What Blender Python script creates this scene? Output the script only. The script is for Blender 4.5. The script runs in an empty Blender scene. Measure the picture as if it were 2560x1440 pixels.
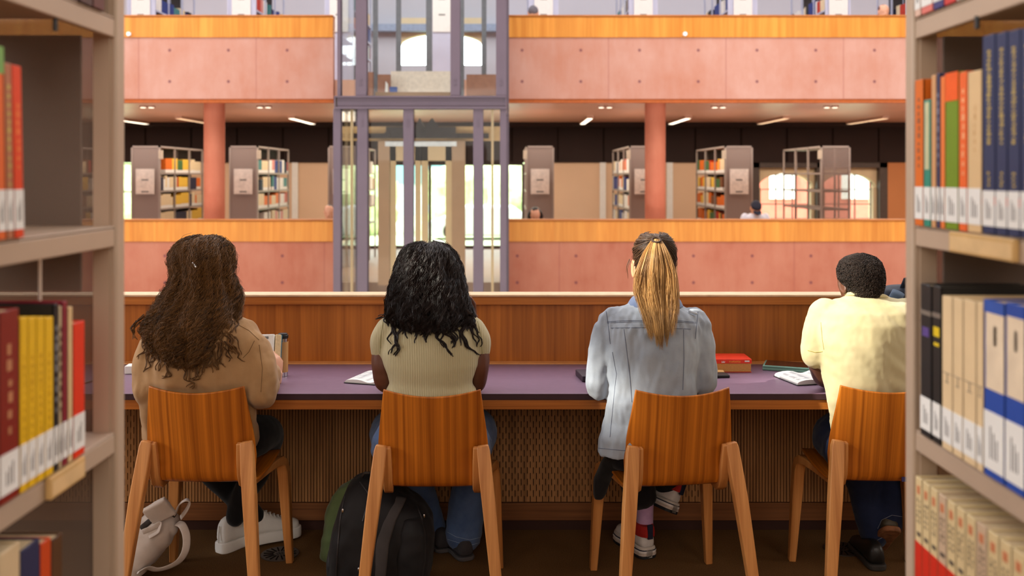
import bpy, bmesh, math, random
import numpy as np
from mathutils import Vector, Matrix, noise, Euler
from mathutils.bvhtree import BVHTree

# ---------------------------------------------------------------- camera, light, exposure
S = bpy.context.scene
COL = S.collection
EYE, F = 1.57, 2394.0                      # eye height (m); focal length in pixels of a 2560 wide frame
cam_d = bpy.data.cameras.new('camera'); cam = bpy.data.objects.new('camera', cam_d); COL.objects.link(cam)
cam.location = (0, 0, EYE); cam.rotation_euler = (math.radians(90), 0, 0)
cam_d.sensor_width = 36; cam_d.lens = F * 36 / 2560; cam_d.shift_y = -280 / 2560
cam_d.clip_start = 0.05
cam_d.dof.use_dof = True; cam_d.dof.focus_distance = 3.5; cam_d.dof.aperture_fstop = 3.0
S.camera = cam
S.view_settings.view_transform = 'Standard'; S.view_settings.look = 'None'
S.view_settings.gamma = 1; S.view_settings.exposure = 0.0; S.view_settings.use_curve_mapping = False
S.cycles.max_bounces = 7; S.cycles.diffuse_bounces = 3; S.cycles.glossy_bounces = 3
S.cycles.transmission_bounces = 4; S.cycles.transparent_max_bounces = 24
S.cycles.caustics_reflective = False; S.cycles.caustics_refractive = False
S.cycles.sample_clamp_indirect = 6

W = bpy.data.worlds.new('daylight'); S.world = W; W.use_nodes = True
bg = W.node_tree.nodes['Background']; bg.inputs[0].default_value = (0.93, 0.97, 1.0, 1); bg.inputs[1].default_value = 6.0

def lamp(name, kind, loc, rot, energy, color=(1, 1, 1), **kw):
    d = bpy.data.lights.new(name, kind); d.energy = energy; d.color = color
    for k, v in kw.items(): setattr(d, k, v)
    o = bpy.data.objects.new(name, d); COL.objects.link(o); o.location = loc; o.rotation_euler = rot
    return o
SUN_DIR = Vector((-0.80, -0.26, 0.56)).normalized()      # towards the sun
sun = lamp('sun', 'SUN', (0, 0, 20), SUN_DIR.to_track_quat('Z', 'Y').to_euler(), 8.5, (1.0, 0.92, 0.78), angle=0.012)
# the glazed skylight over the hall, and an added fill lamp behind the viewer for the reading side
lamp('skylight_lamp', 'AREA', (0, 9.5, 8.8), (0, 0, 0), 2050, (0.97, 0.97, 1.0), shape='RECTANGLE', size=22, size_y=8)
lamp('reading_side_fill', 'AREA', (-0.3, -2.6, 3.1), (math.radians(62), 0, 0), 165, (1.0, 0.93, 0.84), shape='RECTANGLE', size=8, size_y=2.4)
lamp('upper_gallery_lamp', 'AREA', (0, 18.6, 6.6), (0, 0, 0), 480, (0.95, 0.97, 1.0), shape='RECTANGLE', size=24, size_y=4)

lamp('left_fill_lamp', 'AREA', (-13.35, 2.4, 3.9), (0, math.radians(-78), 0), 1350, (0.95, 0.97, 1.0), shape='RECTANGLE', size=4, size_y=7)  # unseen fill, added to brighten the sitters from the left
lamp('right_fill_lamp', 'AREA', (13.35, 2.4, 3.9), (0, math.radians(78), 0), 480, (1.0, 0.96, 0.90), shape='RECTANGLE', size=4, size_y=7)  # weaker fill added from the right, out of view
lamp('gallery_ceiling_lamp', 'AREA', (0, 18.3, 2.7), (0, 0, 0), 880, (1.0, 0.86, 0.70), shape='RECTANGLE', size=25, size_y=3)

# ---------------------------------------------------------------- helpers
def P(px, py, D):
    """the point at depth D seen at pixel (px, py) of the 2560x1440 frame"""
    return Vector(((px - 1280) * D / F, D, EYE - (py - 440) * D / F))
def sm(a, b, x):
    t = min(1, max(0, (x - a) / (b - a))); return t * t * (3 - 2 * t)

class MB:
    def __init__(s): s.v = []; s.f = []
    def add(s, v, f):
        b = len(s.v); s.v += [tuple(p) for p in v]; s.f += [tuple(i + b for i in q) for q in f]; return s
    def box(s, x0, x1, y0, y1, z0, z1):
        v = [(x, y, z) for z in (z0, z1) for y in (y0, y1) for x in (x0, x1)]
        return s.add(v, [(0, 2, 3, 1), (4, 5, 7, 6), (0, 1, 5, 4), (2, 6, 7, 3), (0, 4, 6, 2), (1, 3, 7, 5)])
    def obox(s, c, R, hx, hy, hz):
        v = [Vector(c) + R @ Vector((x * hx, y * hy, z * hz)) for z in (-1, 1) for y in (-1, 1) for x in (-1, 1)]
        return s.add(v, [(0, 2, 3, 1), (4, 5, 7, 6), (0, 1, 5, 4), (2, 6, 7, 3), (0, 4, 6, 2), (1, 3, 7, 5)])
    def rings(s, R, cap=True, closed=True):
        n = len(R[0]); v = [p for r in R for p in r]; f = []
        for i in range(len(R) - 1):
            for j in range(n if closed else n - 1):
                k = (j + 1) % n
                f.append((i * n + j, i * n + k, (i + 1) * n + k, (i + 1) * n + j))
        if cap: f.append(tuple(range(n - 1, -1, -1))); f.append(tuple((len(R) - 1) * n + j for j in range(n)))
        return s.add(v, f)
    def tube(s, pts, rad, n=10, flat=1.0, up=None, cap=True):
        pts = [Vector(p) for p in pts]
        if not hasattr(rad, '__len__'): rad = [rad] * len(pts)
        R = []; a = None
        for i, p in enumerate(pts):
            t = (pts[min(i + 1, len(pts) - 1)] - pts[max(i - 1, 0)])
            t = t.normalized() if t.length > 1e-9 else Vector((0, 0, 1))
            if a is None:
                a = Vector(up) if up else (Vector((1, 0, 0)) if abs(t.x) < .8 else Vector((0, 1, 0)))
            a = (a - t * a.dot(t)); a = a.normalized() if a.length > 1e-6 else t.orthogonal().normalized()
            b = t.cross(a)
            R.append([p + a * math.cos(q) * rad[i] + b * math.sin(q) * rad[i] * flat for q in (2 * math.pi * j / n for j in range(n))])
        return s.rings(R, cap)
    def loft(s, rg, n=36):
        """horizontal rings (cx, cy, z, half width, half depth[, exponent])"""
        R = []
        for r in rg:
            e = 2.0 / (r[5] if len(r) > 5 else 2.0)
            R.append([(r[0] + r[3] * math.copysign(abs(math.cos(q)) ** e, math.cos(q)), r[1] + r[4] * math.copysign(abs(math.sin(q)) ** e, math.sin(q)), r[2]) for q in (2 * math.pi * j / n for j in range(n))])
        return s.rings(R)
    def ball(s, c, rx, ry=None, rz=None, R=None, n=16, m=10):
        ry = ry or rx; rz = rz or rx; c = Vector(c); RR = []
        for i in range(m + 1):
            a = -math.pi / 2 + math.pi * i / m
            k = max(math.cos(a), 0.02)
            r = [Vector((rx * k * math.cos(q), ry * k * math.sin(q), rz * math.sin(a))) for q in (2 * math.pi * j / n for j in range(n))]
            RR.append([c + (R @ p if R else p) for p in r])
        return s.rings(RR)
    def cyl(s, c, r, h, n=24, axis='z', r2=None):
        r2 = r if r2 is None else r2; c = Vector(c); R = []
        for k, rr in ((0, r), (h, r2)):
            o = []
            for j in range(n):
                q = 2 * math.pi * j / n; u, w = rr * math.cos(q), rr * math.sin(q)
                o.append(c + (Vector((u, w, k)) if axis == 'z' else Vector((w, k, u)) if axis == 'y' else Vector((k, u, w))))
            R.append(o)
        return s.rings(R)
    def prism(s, poly, y0, y1):
        """poly in (x, z) extruded from y0 to y1"""
        n = len(poly)
        return s.rings([[(x, y0, z) for x, z in poly], [(x, y1, z) for x, z in poly]])
    def sweep(s, pts, wd, th):
        """rectangular bar bent in its own plane: pts (x, y, z), width along x, thickness across"""
        R = []; pts = [Vector(p) for p in pts]
        for i, p in enumerate(pts):
            t = pts[min(i + 1, len(pts) - 1)] - pts[max(i - 1, 0)]; t.normalize()
            nrm = t.cross(Vector((1, 0, 0))).normalized(); ax = nrm.cross(t).normalized()
            w, h = wd[i] / 2, th[i] / 2
            R.append([p - ax * w - nrm * h, p + ax * w - nrm * h, p + ax * w + nrm * h, p - ax * w + nrm * h])
        return s.rings(R)

def obj(name, mb, mat, parent=None, smooth=False, bevel=0.0, sub=0, auto=None, seg=2):
    """one mesh object; mb is in world coordinates, a parent's frame is taken off"""
    me = bpy.data.meshes.new(name)
    v, f = (mb.v, mb.f) if isinstance(mb, MB) else mb
    v = np.array([tuple(p) for p in v], dtype=float) if len(v) else np.zeros((0, 3))
    o = bpy.data.objects.new(name, me)
    if parent is not None:
        Mi = world(parent).inverted(); v = v @ np.array(Mi.to_3x3()).T + np.array(Mi.translation)
    else:
        lo, hi = v.min(0), v.max(0); c = np.array([(lo[0] + hi[0]) / 2, (lo[1] + hi[1]) / 2, lo[2]]); v = v - c; o.location = tuple(c)
    me.from_pydata(v.tolist(), [], f if isinstance(f, list) else f.tolist()); me.update()
    bm = bmesh.new(); bm.from_mesh(me); bmesh.ops.recalc_face_normals(bm, faces=bm.faces); bm.to_mesh(me); bm.free()
    COL.objects.link(o)
    if parent is not None: o.parent = parent
    for m in (mat if isinstance(mat, (list, tuple)) else [mat]): me.materials.append(m)
    if smooth: me.polygons.foreach_set('use_smooth', [True] * len(me.polygons))
    if bevel:
        b = o.modifiers.new('bevel', 'BEVEL'); b.width = bevel; b.segments = seg; b.limit_method = 'ANGLE'; b.angle_limit = 0.6
        me.polygons.foreach_set('use_smooth', [True] * len(me.polygons)); me.set_sharp_from_angle(angle=0.7)
    if sub: o.modifiers.new('sub', 'SUBSURF').levels = sub; o.modifiers['sub'].render_levels = sub
    if auto: me.polygons.foreach_set('use_smooth', [True] * len(me.polygons)); me.set_sharp_from_angle(angle=auto)
    return o
def world(o):
    m = Matrix.LocRotScale(o.location, o.rotation_euler, o.scale)
    return world(o.parent) @ m if o.parent else m
def tag(o, label, cat, group=None):
    o['label'] = label; o['category'] = cat
    if group: o['group'] = group
    return o
def thing(name, label, cat, loc=(0, 0, 0), rotz=0.0, group=None):
    o = bpy.data.objects.new(name, None); COL.objects.link(o); o.empty_display_size = 0.1
    o.location = loc; o.rotation_euler = (0, 0, rotz); return tag(o, label, cat, group)
def struct(name, mb, mat, parent=None, **kw):
    o = obj(name, mb, mat, parent, **kw)
    if parent is None: o['kind'] = 'structure'
    return o
def kids(o): return [c for c in COL.objects if c.parent == o]
def dup(root, loc, rotz, label, group=None, kidmap=None):
    r = root.copy(); COL.objects.link(r); r.location = loc; r.rotation_euler = (0, 0, rotz); r['label'] = label
    if group: r['group'] = group
    for ch in kids(root):
        c = ch.copy(); COL.objects.link(c); c.parent = r
        for g in kids(ch):
            d = g.copy(); COL.objects.link(d); d.parent = c
    return r
def remesh(mb, voxel=0.007, smooth=6, disp=None, mat=None):
    """union of the overlapping closed shapes in mb as one continuous skin"""
    me = bpy.data.meshes.new('tmp'); me.from_pydata(mb.v, [], mb.f); me.update()
    bm = bmesh.new(); bm.from_mesh(me); bmesh.ops.recalc_face_normals(bm, faces=bm.faces); bm.to_mesh(me); bm.free()
    o = bpy.data.objects.new('tmp', me); COL.objects.link(o)
    m = o.modifiers.new('r', 'REMESH'); m.mode = 'VOXEL'; m.voxel_size = voxel
    if smooth: q = o.modifiers.new('s', 'SMOOTH'); q.iterations = smooth; q.factor = 0.5
    dg = bpy.context.evaluated_depsgraph_get(); dg.update()
    e = bpy.data.meshes.new_from_object(o.evaluated_get(dg))
    n = len(e.vertices); v = np.empty(n * 3); e.vertices.foreach_get('co', v); v = v.reshape(-1, 3)
    if disp:
        nn = np.empty(n * 3); e.vertices.foreach_get('normal', nn); nn = nn.reshape(-1, 3)
        d = np.array([disp(Vector(a), Vector(b)) for a, b in zip(v, nn)]); v = v + nn * d[:, None]
    f = [tuple(p.vertices) for p in e.polygons]
    bpy.data.objects.remove(o); bpy.data.meshes.remove(me); bpy.data.meshes.remove(e)
    r = MB(); r.v = v.tolist(); r.f = f; return r
def bvh(*mbs):
    v = []; f = []
    for m in mbs:
        b = len(v); v += [tuple(p) for p in m.v]; f += [tuple(i + b for i in q) for q in m.f]
    return BVHTree.FromPolygons(v, f)
CAMP = Vector((0, 0, EYE))
def hit(tree, px, py, lift=0.0):
    """where the sight line through a pixel first meets a surface, lifted off it towards the viewer"""
    d = (P(px, py, 1.0) - CAMP).normalized()
    h = tree.ray_cast(CAMP, d)
    return None if h[0] is None else h[0] - d * lift

# ---------------------------------------------------------------- materials
def lin(c):
    c = [x / 255 for x in c] if max(c) > 1.0 else c
    return tuple(x / 12.92 if x <= .04045 else ((x + .055) / 1.055) ** 2.4 for x in c) + (1,)
MATS = {}
class G:
    def __init__(s, name):
        s.m = bpy.data.materials.new(name); s.m.use_nodes = True; s.t = s.m.node_tree; s.b = s.t.nodes['Principled BSDF']; s.out = s.t.nodes['Material Output']
    def n(s, kind, **kw):
        o = s.t.nodes.new(kind)
        for k, v in kw.items():
            if k.startswith('i_'): o.inputs[k[2:].replace('_', ' ')].default_value = v
            else: setattr(o, k, v)
        return o
    def l(s, a, b): s.t.links.new(a, b)
    def coord(s, scale=(1, 1, 1), loc=(0, 0, 0)):
        c = s.n('ShaderNodeTexCoord'); m = s.n('ShaderNodeMapping'); m.inputs['Scale'].default_value = scale; m.inputs['Location'].default_value = loc
        s.l(c.outputs['Object'], m.inputs['Vector']); return m.outputs[0]
    def math(s, op, a, b=None, c=None):
        o = s.n('ShaderNodeMath', operation=op)
        for i, x in enumerate((a, b, c)):
            if x is None: continue
            if isinstance(x, (int, float)): o.inputs[i].default_value = x
            else: s.l(x, o.inputs[i])
        return o.outputs[0]
    def ramp(s, fac, stops):
        r = s.n('ShaderNodeValToRGB'); e = r.color_ramp.elements
        while len(e) < len(stops): e.new(0.5)
        for q, (p, c) in zip(e, stops): q.position = p; q.color = c
        s.l(fac, r.inputs[0]); return r.outputs[0]
    def noise(s, vec, scale, detail=4, rough=.55, dist=0.0):
        o = s.n('ShaderNodeTexNoise'); o.inputs['Scale'].default_value = scale; o.inputs['Detail'].default_value = detail; o.inputs['Roughness'].default_value = rough; o.inputs['Distortion'].default_value = dist
        s.l(vec, o.inputs['Vector']); return o.outputs['Fac']
    def mix(s, fac, a, b, mode='MIX'):
        o = s.n('ShaderNodeMix', data_type='RGBA', blend_type=mode)
        for x, i in ((fac, 0), (a, 6), (b, 7)):
            if isinstance(x, (int, float, tuple)): o.inputs[i].default_value = x
            else: s.l(x, o.inputs[i])
        return o.outputs[2]
    def bump(s, h, strength=.3, dist=.005):
        o = s.n('ShaderNodeBump'); o.inputs['Strength'].default_value = strength; o.inputs['Distance'].default_value = dist
        s.l(h, o.inputs['Height']); s.l(o.outputs[0], s.b.inputs['Normal'])
    def fin(s, col=None, rough=.6, metal=0.0, spec=.4, sheen=0.0):
        if col is not None:
            if isinstance(col, tuple): s.b.inputs['Base Color'].default_value = col
            else: s.l(col, s.b.inputs['Base Color'])
        s.b.inputs['Roughness'].default_value = rough; s.b.inputs['Metallic'].default_value = metal
        s.b.inputs['Specular IOR Level'].default_value = spec
        if sheen: s.b.inputs['Sheen Weight'].default_value = sheen; s.b.inputs['Sheen Roughness'].default_value = .5
        return s.m
def plain(name, col, rough=.6, metal=0, spec=.4, var=.12, scale=18, sheen=0):
    if name in MATS: return MATS[name]
    g = G(name); c = lin(col); f = g.noise(g.coord(), scale)
    d = tuple(x * (1 - var) for x in c[:3]) + (1,); u = tuple(min(1, x * (1 + var)) for x in c[:3]) + (1,)
    MATS[name] = g.fin(g.ramp(f, [(.3, d), (.7, u)]), rough, metal, spec, sheen); return MATS[name]
def wood(name, light, dark, sc=(30, 30, 1.2), rough=.38, strips=None, spec=.4, dist=0.6, fine=.35):
    """veneer: long grain, optional leaf strips (axis index, width)"""
    g = G(name); L, D = lin(light), lin(dark)
    v = g.coord(sc)
    a = g.noise(v, 1.0, 3, .6, dist); v2 = g.coord(tuple(x * 3 if x > 3 else x * 1.5 for x in sc)); b = g.noise(v2, 1.0, 2, .6)
    h = g.math('ADD', g.math('MULTIPLY', a, 1 - fine), g.math('MULTIPLY', b, fine))
    c = g.ramp(h, [(.34, D), (.66, L)])
    if strips:
        sx = g.n('ShaderNodeSeparateXYZ'); g.l(g.coord(), sx.inputs[0]); q = g.math('FLOOR', g.math('DIVIDE', sx.outputs[strips[0]], strips[1]))
        w = g.n('ShaderNodeTexWhiteNoise', noise_dimensions='1D'); g.l(q, w.inputs['W'])
        c = g.mix(g.math('MULTIPLY', w.outputs['Value'], strips[2]), c, tuple(x * .55 for x in D[:3]) + (1,))
    return g.fin(c, rough, 0, spec)
def cloth(name, col, col2=None, scale=10, weave=900, rough=.9, sheen=.2, rib=None, bumpk=.25):
    g = G(name); a = lin(col); b = lin(col2) if col2 else tuple(x * .82 for x in a[:3]) + (1,)
    v = g.coord(); f = g.noise(v, scale, 5, .6); c = g.ramp(f, [(.32, b), (.62, a)])
    w = g.noise(v, weave, 2)
    c = g.mix(.25, c, g.mix(w, tuple(x * .6 for x in a[:3]) + (1,), a))
    if rib:
        t = g.n('ShaderNodeTexWave', wave_type='BANDS', bands_direction='X'); t.inputs['Scale'].default_value = rib; t.inputs['Distortion'].default_value = .4; t.inputs['Detail'].default_value = 0
        t.inputs['Detail Scale'].default_value = .2
        g.l(v, t.inputs['Vector']); c = g.mix(g.math('MULTIPLY', g.math('SUBTRACT', 1, t.outputs['Fac']), .35), c, tuple(x * .45 for x in a[:3]) + (1,)); g.bump(t.outputs['Fac'], .5, .003)
    else: g.bump(w, bumpk, .0008)
    return g.fin(c, rough, 0, .2, sheen)
def glass(name, tint=(.975, .992, .985), refl=.0):
    g = G(name); t = g.n('ShaderNodeBsdfTransparent'); t.inputs[0].default_value = tint + (1,)
    q = g.n('ShaderNodeBsdfGlossy'); q.inputs['Roughness'].default_value = .03
    fr = g.n('ShaderNodeFresnel'); fr.inputs[0].default_value = 1.45
    m = g.n('ShaderNodeMixShader'); g.l(g.math('MULTIPLY_ADD', fr.outputs[0], .4, refl * .2), m.inputs[0]); g.l(t.outputs[0], m.inputs[1]); g.l(q.outputs[0], m.inputs[2]); g.l(m.outputs[0], g.out.inputs[0]); return g.m
def mesh_metal(name, col, opacity):
    """perforated sheet: partly see-through"""
    g = G(name); g.fin(lin(col), .5, 0, .4); t = g.n('ShaderNodeBsdfTransparent'); m = g.n('ShaderNodeMixShader')
    m.inputs[0].default_value = opacity; g.l(t.outputs[0], m.inputs[1]); g.l(g.b.outputs[0], m.inputs[2]); g.l(m.outputs[0], g.out.inputs[0]); return g.m
def glow(name, col, k):
    g = G(name); g.fin(lin(col)); g.b.inputs['Emission Color'].default_value = lin(col); g.b.inputs['Emission Strength'].default_value = k; return g.m
def concrete(name, col, col2, x0=None, pitch=.92, zs=(), jx=None, jp=1.84):
    """pink cast concrete with tie holes every pitch metres and form joints"""
    g = G(name); v = g.coord(); a, b = lin(col), lin(col2)
    f = g.noise(v, 1.1, 5, .6); f2 = g.noise(g.coord((1, 1, .25)), 6, 5, .65)
    c = g.ramp(g.math('ADD', g.math('MULTIPLY', f, .65), g.math('MULTIPLY', f2, .35)), [(.35, b), (.65, a)])
    if x0 is not None:
        s = g.n('ShaderNodeSeparateXYZ'); g.l(v, s.inputs[0])
        def near(o, x, p): return g.math('MULTIPLY', g.math('SUBTRACT', g.math('FRACT', g.math('ADD', g.math('DIVIDE', g.math('SUBTRACT', o, x), p), 40.5)), .5), p)
        dx = near(s.outputs[0], x0, pitch)
        for z in zs:
            dz = g.math('SUBTRACT', s.outputs[2], z); r = g.math('SQRT', g.math('ADD', g.math('MULTIPLY', dx, dx), g.math('MULTIPLY', dz, dz)))
            c = g.mix(g.math('MULTIPLY', g.math('SUBTRACT', 1, sm_node(g, r, .014, .034)), .8), c, lin((110, 62, 70)))
        dj = g.math('ABSOLUTE', near(s.outputs[0], jx, jp))
        c = g.mix(g.math('MULTIPLY', g.math('SUBTRACT', 1, sm_node(g, dj, .004, .02)), .35), c, lin((150, 85, 75)))
    g.bump(f2, .15, .01); return g.fin(c, .8, 0, .25)
def sm_node(g, x, a, b):
    o = g.n('ShaderNodeMapRange', interpolation_type='SMOOTHSTEP'); o.inputs[1].default_value = a; o.inputs[2].default_value = b; g.l(x, o.inputs[0]); return o.outputs[0]

M = dict(
    chair=wood('chair_veneer', (212, 124, 36), (138, 70, 14), (42, 1.2, .30), .34, fine=.3, dist=.1),
    chairleg=wood('chair_leg_wood', (224, 158, 92), (182, 116, 58), (40, 6, 1.2), .45, dist=.1),
    desk=wood('desk_panel_veneer', (204, 122, 44), (150, 82, 20), (22, 22, .8), .42, strips=(0, .44, .30)),
    rail=wood('desk_rail_wood', (200, 122, 50), (150, 82, 26), (1.2, 30, 40), .4),
    lino=plain('purple_linoleum', (122, 96, 118), .38, 0, .45, .06, 30),
    linoedge=plain('dark_linoleum_edge', (62, 40, 48), .5, 0, .3, .06, 30),
    slat=wood('slat_wood', (198, 142, 88), (150, 102, 58), (30, 30, 1.4), .6),
    dark=plain('slot_dark', (24, 14, 9), .9, 0, .1),
    parapet=wood('parapet_veneer', (226, 152, 62), (198, 118, 34), (9, 9, .5), .42, strips=(0, .33, .22)),
    carpet=None, shelf=plain('shelf_metal', (186, 164, 142), .42, 0, .5, .05, 5),
    shelfdark=plain('shelf_metal_dark', (96, 84, 72), .5, 0, .4, .05, 5),
    farmetal=plain('bookcase_metal', (160, 146, 138), .5, 0, .4, .05, 4), upmetal=plain('pale_bookcase_metal', (196, 200, 222), .5, 0, .4, .04, 4),
    steel=plain('lift_steel_paint', (94, 80, 90), .45, 0, .45, .05, 3),
    paper=plain('paper', (236, 236, 232), .7, 0, .2, .03), cream=plain('page_edge', (214, 190, 150), .8, 0, .2, .1, 120),
    ink=plain('print_grey', (120, 118, 116), .8), black=plain('black_plastic', (22, 21, 22), .45), white=plain('white_plastic', (240, 240, 238), .4),
    mesh=mesh_metal('perforated_metal', (128, 112, 100), .62), farmesh=mesh_metal('far_perforated_metal', (150, 132, 124), .9), gmesh=mesh_metal('open_perforated_metal', (150, 132, 124), .55),
    glass=glass('lift_glass'), window=glass('window_glass', (.98, .995, .99), .0), chrome=plain('chrome', (200, 200, 200), .18, 1, .5, .02),
)
_g = G('brown_carpet'); _v = _g.coord(); _f = _g.noise(_v, 220, 3, .8); _h = _g.noise(_v, 3, 3)
_c = _g.ramp(_g.math('ADD', _g.math('MULTIPLY', _f, .75), _g.math('MULTIPLY', _h, .25)), [(.3, lin((78, 54, 30))), (.7, lin((140, 102, 62)))]); _g.bump(_f, .5, .006); M['carpet'] = _g.fin(_c, .95, 0, .1)
# ---------------------------------------------------------------- the setting
FY, BY = 15.0, 22.0                     # front of the gallery across the hall, its rear wall
FL1, CL1, FL2 = -.11, 2.78, 3.09
ROOF = 9.0
struct('floor_reading', MB().box(-13.5, 13.5, -7, 4.38, -.3, 0), M['carpet'])
M['stone'] = plain('hall_floor', (176, 160, 150), .35, 0, .5, .05, 2)
struct('floor_hall', MB().box(-13.5, 13.5, 4.45, 22.2, -3.6, -3.4), M['stone'])
M['plaster'] = plain('warm_plaster', (222, 196, 172), .85, 0, .2, .03, 2)
M['roofmat'] = plain('roof_plaster', (225, 220, 215), .9, 0, .2, .03, 2)
struct('wall_left', MB().box(-13.8, -13.5, -7, 22.2, -3.6, ROOF), M['plaster'])
struct('wall_right', MB().box(13.5, 13.8, -7, 22.2, -3.6, ROOF), M['plaster'])
struct('wall_rear', MB().box(-13.8, 13.8, -7.3, -7, -3.6, ROOF), M['plaster'])
# unseen roof keeps the sun out; two openings added to aim its patches
kx, ky = SUN_DIR.x / SUN_DIR.z, SUN_DIR.y / SUN_DIR.z
def roof_hole(u0, u1, v0, v1):
    """opening that lets in the sun where x - kx z lies in u0..u1 and y - ky z in v0..v1"""
    return (u0 + kx * ROOF, u1 + kx * ROOF, v0 + ky * ROOF, v1 + ky * ROOF)
HOLES = sorted([roof_hole(2.00, 3.20, 3.83, 4.30), roof_hole(1.30, 1.60, 3.78, 4.2)])
rf = MB(); x = -15.0
ROOFX = []
for hx0, hx1, hy0, hy1 in HOLES:
    rf.box(x, hx0, -9, 24, ROOF, ROOF + .03); rf.box(hx0, hx1, -9, hy0, ROOF, ROOF + .03); rf.box(hx0, hx1, hy1, 24, ROOF, ROOF + .03); x = hx1
rf.box(x, 15, -9, 24, ROOF, ROOF + .03)
struct('ceiling', rf, M['roofmat'])

# unseen windows added to the side walls, behind the two side fill lamps
for n_, X in ((5, -13.49), (6, 13.43)):
    fr = MB()
    for i in range(6): fr.box(X, X + .06, -1.2 + i * 1.44 - .05, -1.2 + i * 1.44 + .05, 1.8, 6.0)
    for z in (1.8, 3.9, 5.95): fr.box(X, X + .06, -1.25, 6.05, z, z + .08)
    w_ = struct('window_%d' % n_, fr, M['steel']); obj('pane', MB().box(X + .02, X + .03, -1.2, 6, 1.85, 5.95), M['window'], w_)
# gallery across: slabs, parapets, columns, rear wall
EX0, EX1 = -2.80, -.094                 # the lift stands in this gap
M['slab'] = plain('gallery_floor', (150, 120, 100), .5, 0, .4, .06, 3)
struct('floor_gallery', MB().box(-13.5, 13.5, FY + .12, 22.2, FL1 - .3, FL1), M['slab'])
M['soffit'] = plain('soffit_concrete', (228, 172, 146), .32, 0, .6, .1, .6)
struct('ceiling_gallery', MB().box(-13.5, 13.5, FY + .12, BY, CL1, FL2), M['soffit'])
Z0L, Z1L, Z2L = -1.7, .542, .893
Z0U, Z1U, Z2U = 2.779, 3.738, 4.089
c_low = concrete('pink_concrete_lower', (188, 126, 102), (172, 102, 79), x0=(1440 - 1280) * FY / F, zs=(0.318, -.10), jx=-1.1)
c_up = concrete('pink_concrete_upper', (193, 147, 131), (180, 121, 99), x0=(1452 - 1280) * FY / F, zs=(3.54, 3.05), jx=(1815 - 1280) * FY / F)
def world_obj(name, mb, mat, **kw):
    """setting piece whose own frame is the room's frame, so that tie holes fall where they stand"""
    o = obj(name, mb, mat, **kw); 
    v = np.empty(len(o.data.vertices) * 3); o.data.vertices.foreach_get('co', v); v = v.reshape(-1, 3) + np.array(o.location)
    o.data.vertices.foreach_set('co', v.ravel()); o.location = (0, 0, 0); o.data.update(); o['kind'] = 'structure'; return o
M['edge'] = plain('slab_edge_shadow_line', (176, 92, 46), .7, 0, .2)  # drip edge under the slab, its shadow line put into the colour
k = 0
for (a, b, sd) in ((-13.5, EX0, 'left'), (EX1, 13.5, 'right')):
    world_obj('wall_gallery_lower_' + sd, MB().box(a, b, FY, FY + .12, Z0L, Z1L), c_low)
    world_obj('wall_gallery_upper_' + sd, MB().box(a, b, FY, FY + .12, Z0U, Z1U), c_up)
    for z1, z2 in ((Z1L, Z2L), (Z1U, Z2U)):
        k += 1; world_obj('trim_%d' % k, MB().box(a, b, FY - .02, FY + .16, z1, z2 - .03), M['parapet'], bevel=.006)
        k += 1; world_obj('trim_%d' % k, MB().box(a, b, FY - .035, FY + .18, z2 - .028, z2), M['rail'], bevel=.006)
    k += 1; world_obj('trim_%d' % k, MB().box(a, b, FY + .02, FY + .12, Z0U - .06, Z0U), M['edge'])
for i, px in enumerate((536, 1638)):
    X = (px - 1280) * 15.7 / F
    o = struct('column', MB().cyl((X, 15.7, FL1), .168, CL1 - FL1, 48), concrete('column_concrete', (206, 128, 100), (184, 104, 78)), auto=.6)
# rear wall of the gallery, storey below and storey above
M['panel'] = plain('beige_wall_panel', (222, 190, 158), .6, 0, .3, .03, 1); M['brownband'] = plain('dark_brown_lining', (40, 24, 20), .7, 0, .3, .1, 2)
M['uppale'] = plain('pale_upper_wall', (196, 198, 208), .85, 0, .2, .02, 1); M['warmwall'] = plain('ochre_wall', (190, 128, 84), .8, 0, .2, .05, 1)
WT = 1.88
OP = [(-9.95, -8.72), (-4.1, .30), (5.5, 8.62)]
wb = MB(); x = -13.5
for a, b in OP:
    wb.box(x, a, BY, BY + .2, FL1, WT); x = b
wb.box(x, 13.5, BY, BY + .2, FL1, WT)
struct('wall_gallery_back', wb, M['panel'])
struct('wall_gallery_band', MB().box(-13.5, 13.5, BY - .06, BY + .2, WT, CL1), M['brownband'])
bp = MB()
for i in range(-12, 13): bp.box(i * 1.05 - .012, i * 1.05 + .012, BY - .075, BY - .06, WT + .02, CL1 - .02)
struct('trim_20', bp, M['dark'])
struct('trim_21', MB().box(-13.5, 13.5, BY - .5, BY - .06, CL1 - .1, CL1), M['brownband'])
struct('trim_22', MB().box(8.62, 10.5, BY - .03, BY, FL1, WT), M['warmwall'])
pw = MB()
for px in (728, 1500, 1668): X = (px - 1280) * 21.9 / F; pw.box(X, X + .14, BY - .05, BY - .002, FL1, WT)
struct('trim_23', pw, M['paper'])
M['darkframe'] = plain('window_frame_dark', (74, 62, 56), .5); M['sandstone'] = plain('sandstone_surround', (226, 206, 170), .8, 0, .2, .06, 4)
def arch_infill(mb, x0, x1, z_spring, rise, ztop, y0, y1, n=24):
    for i in range(n):
        a, b = x0 + (x1 - x0) * i / n, x0 + (x1 - x0) * (i + 1) / n
        za, zb = (z_spring + rise * math.sqrt(max(0, 1 - ((2 * (q - x0) / (x1 - x0)) - 1) ** 2)) for q in (a, b))
        mb.add([(a, y0, za), (b, y0, zb), (b, y0, ztop), (a, y0, ztop), (a, y1, za), (b, y1, zb), (b, y1, ztop), (a, y1, ztop)],
               [(0, 1, 2, 3), (7, 6, 5, 4), (0, 4, 5, 1), (3, 2, 6, 7), (0, 3, 7, 4), (1, 5, 6, 2)])
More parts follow.
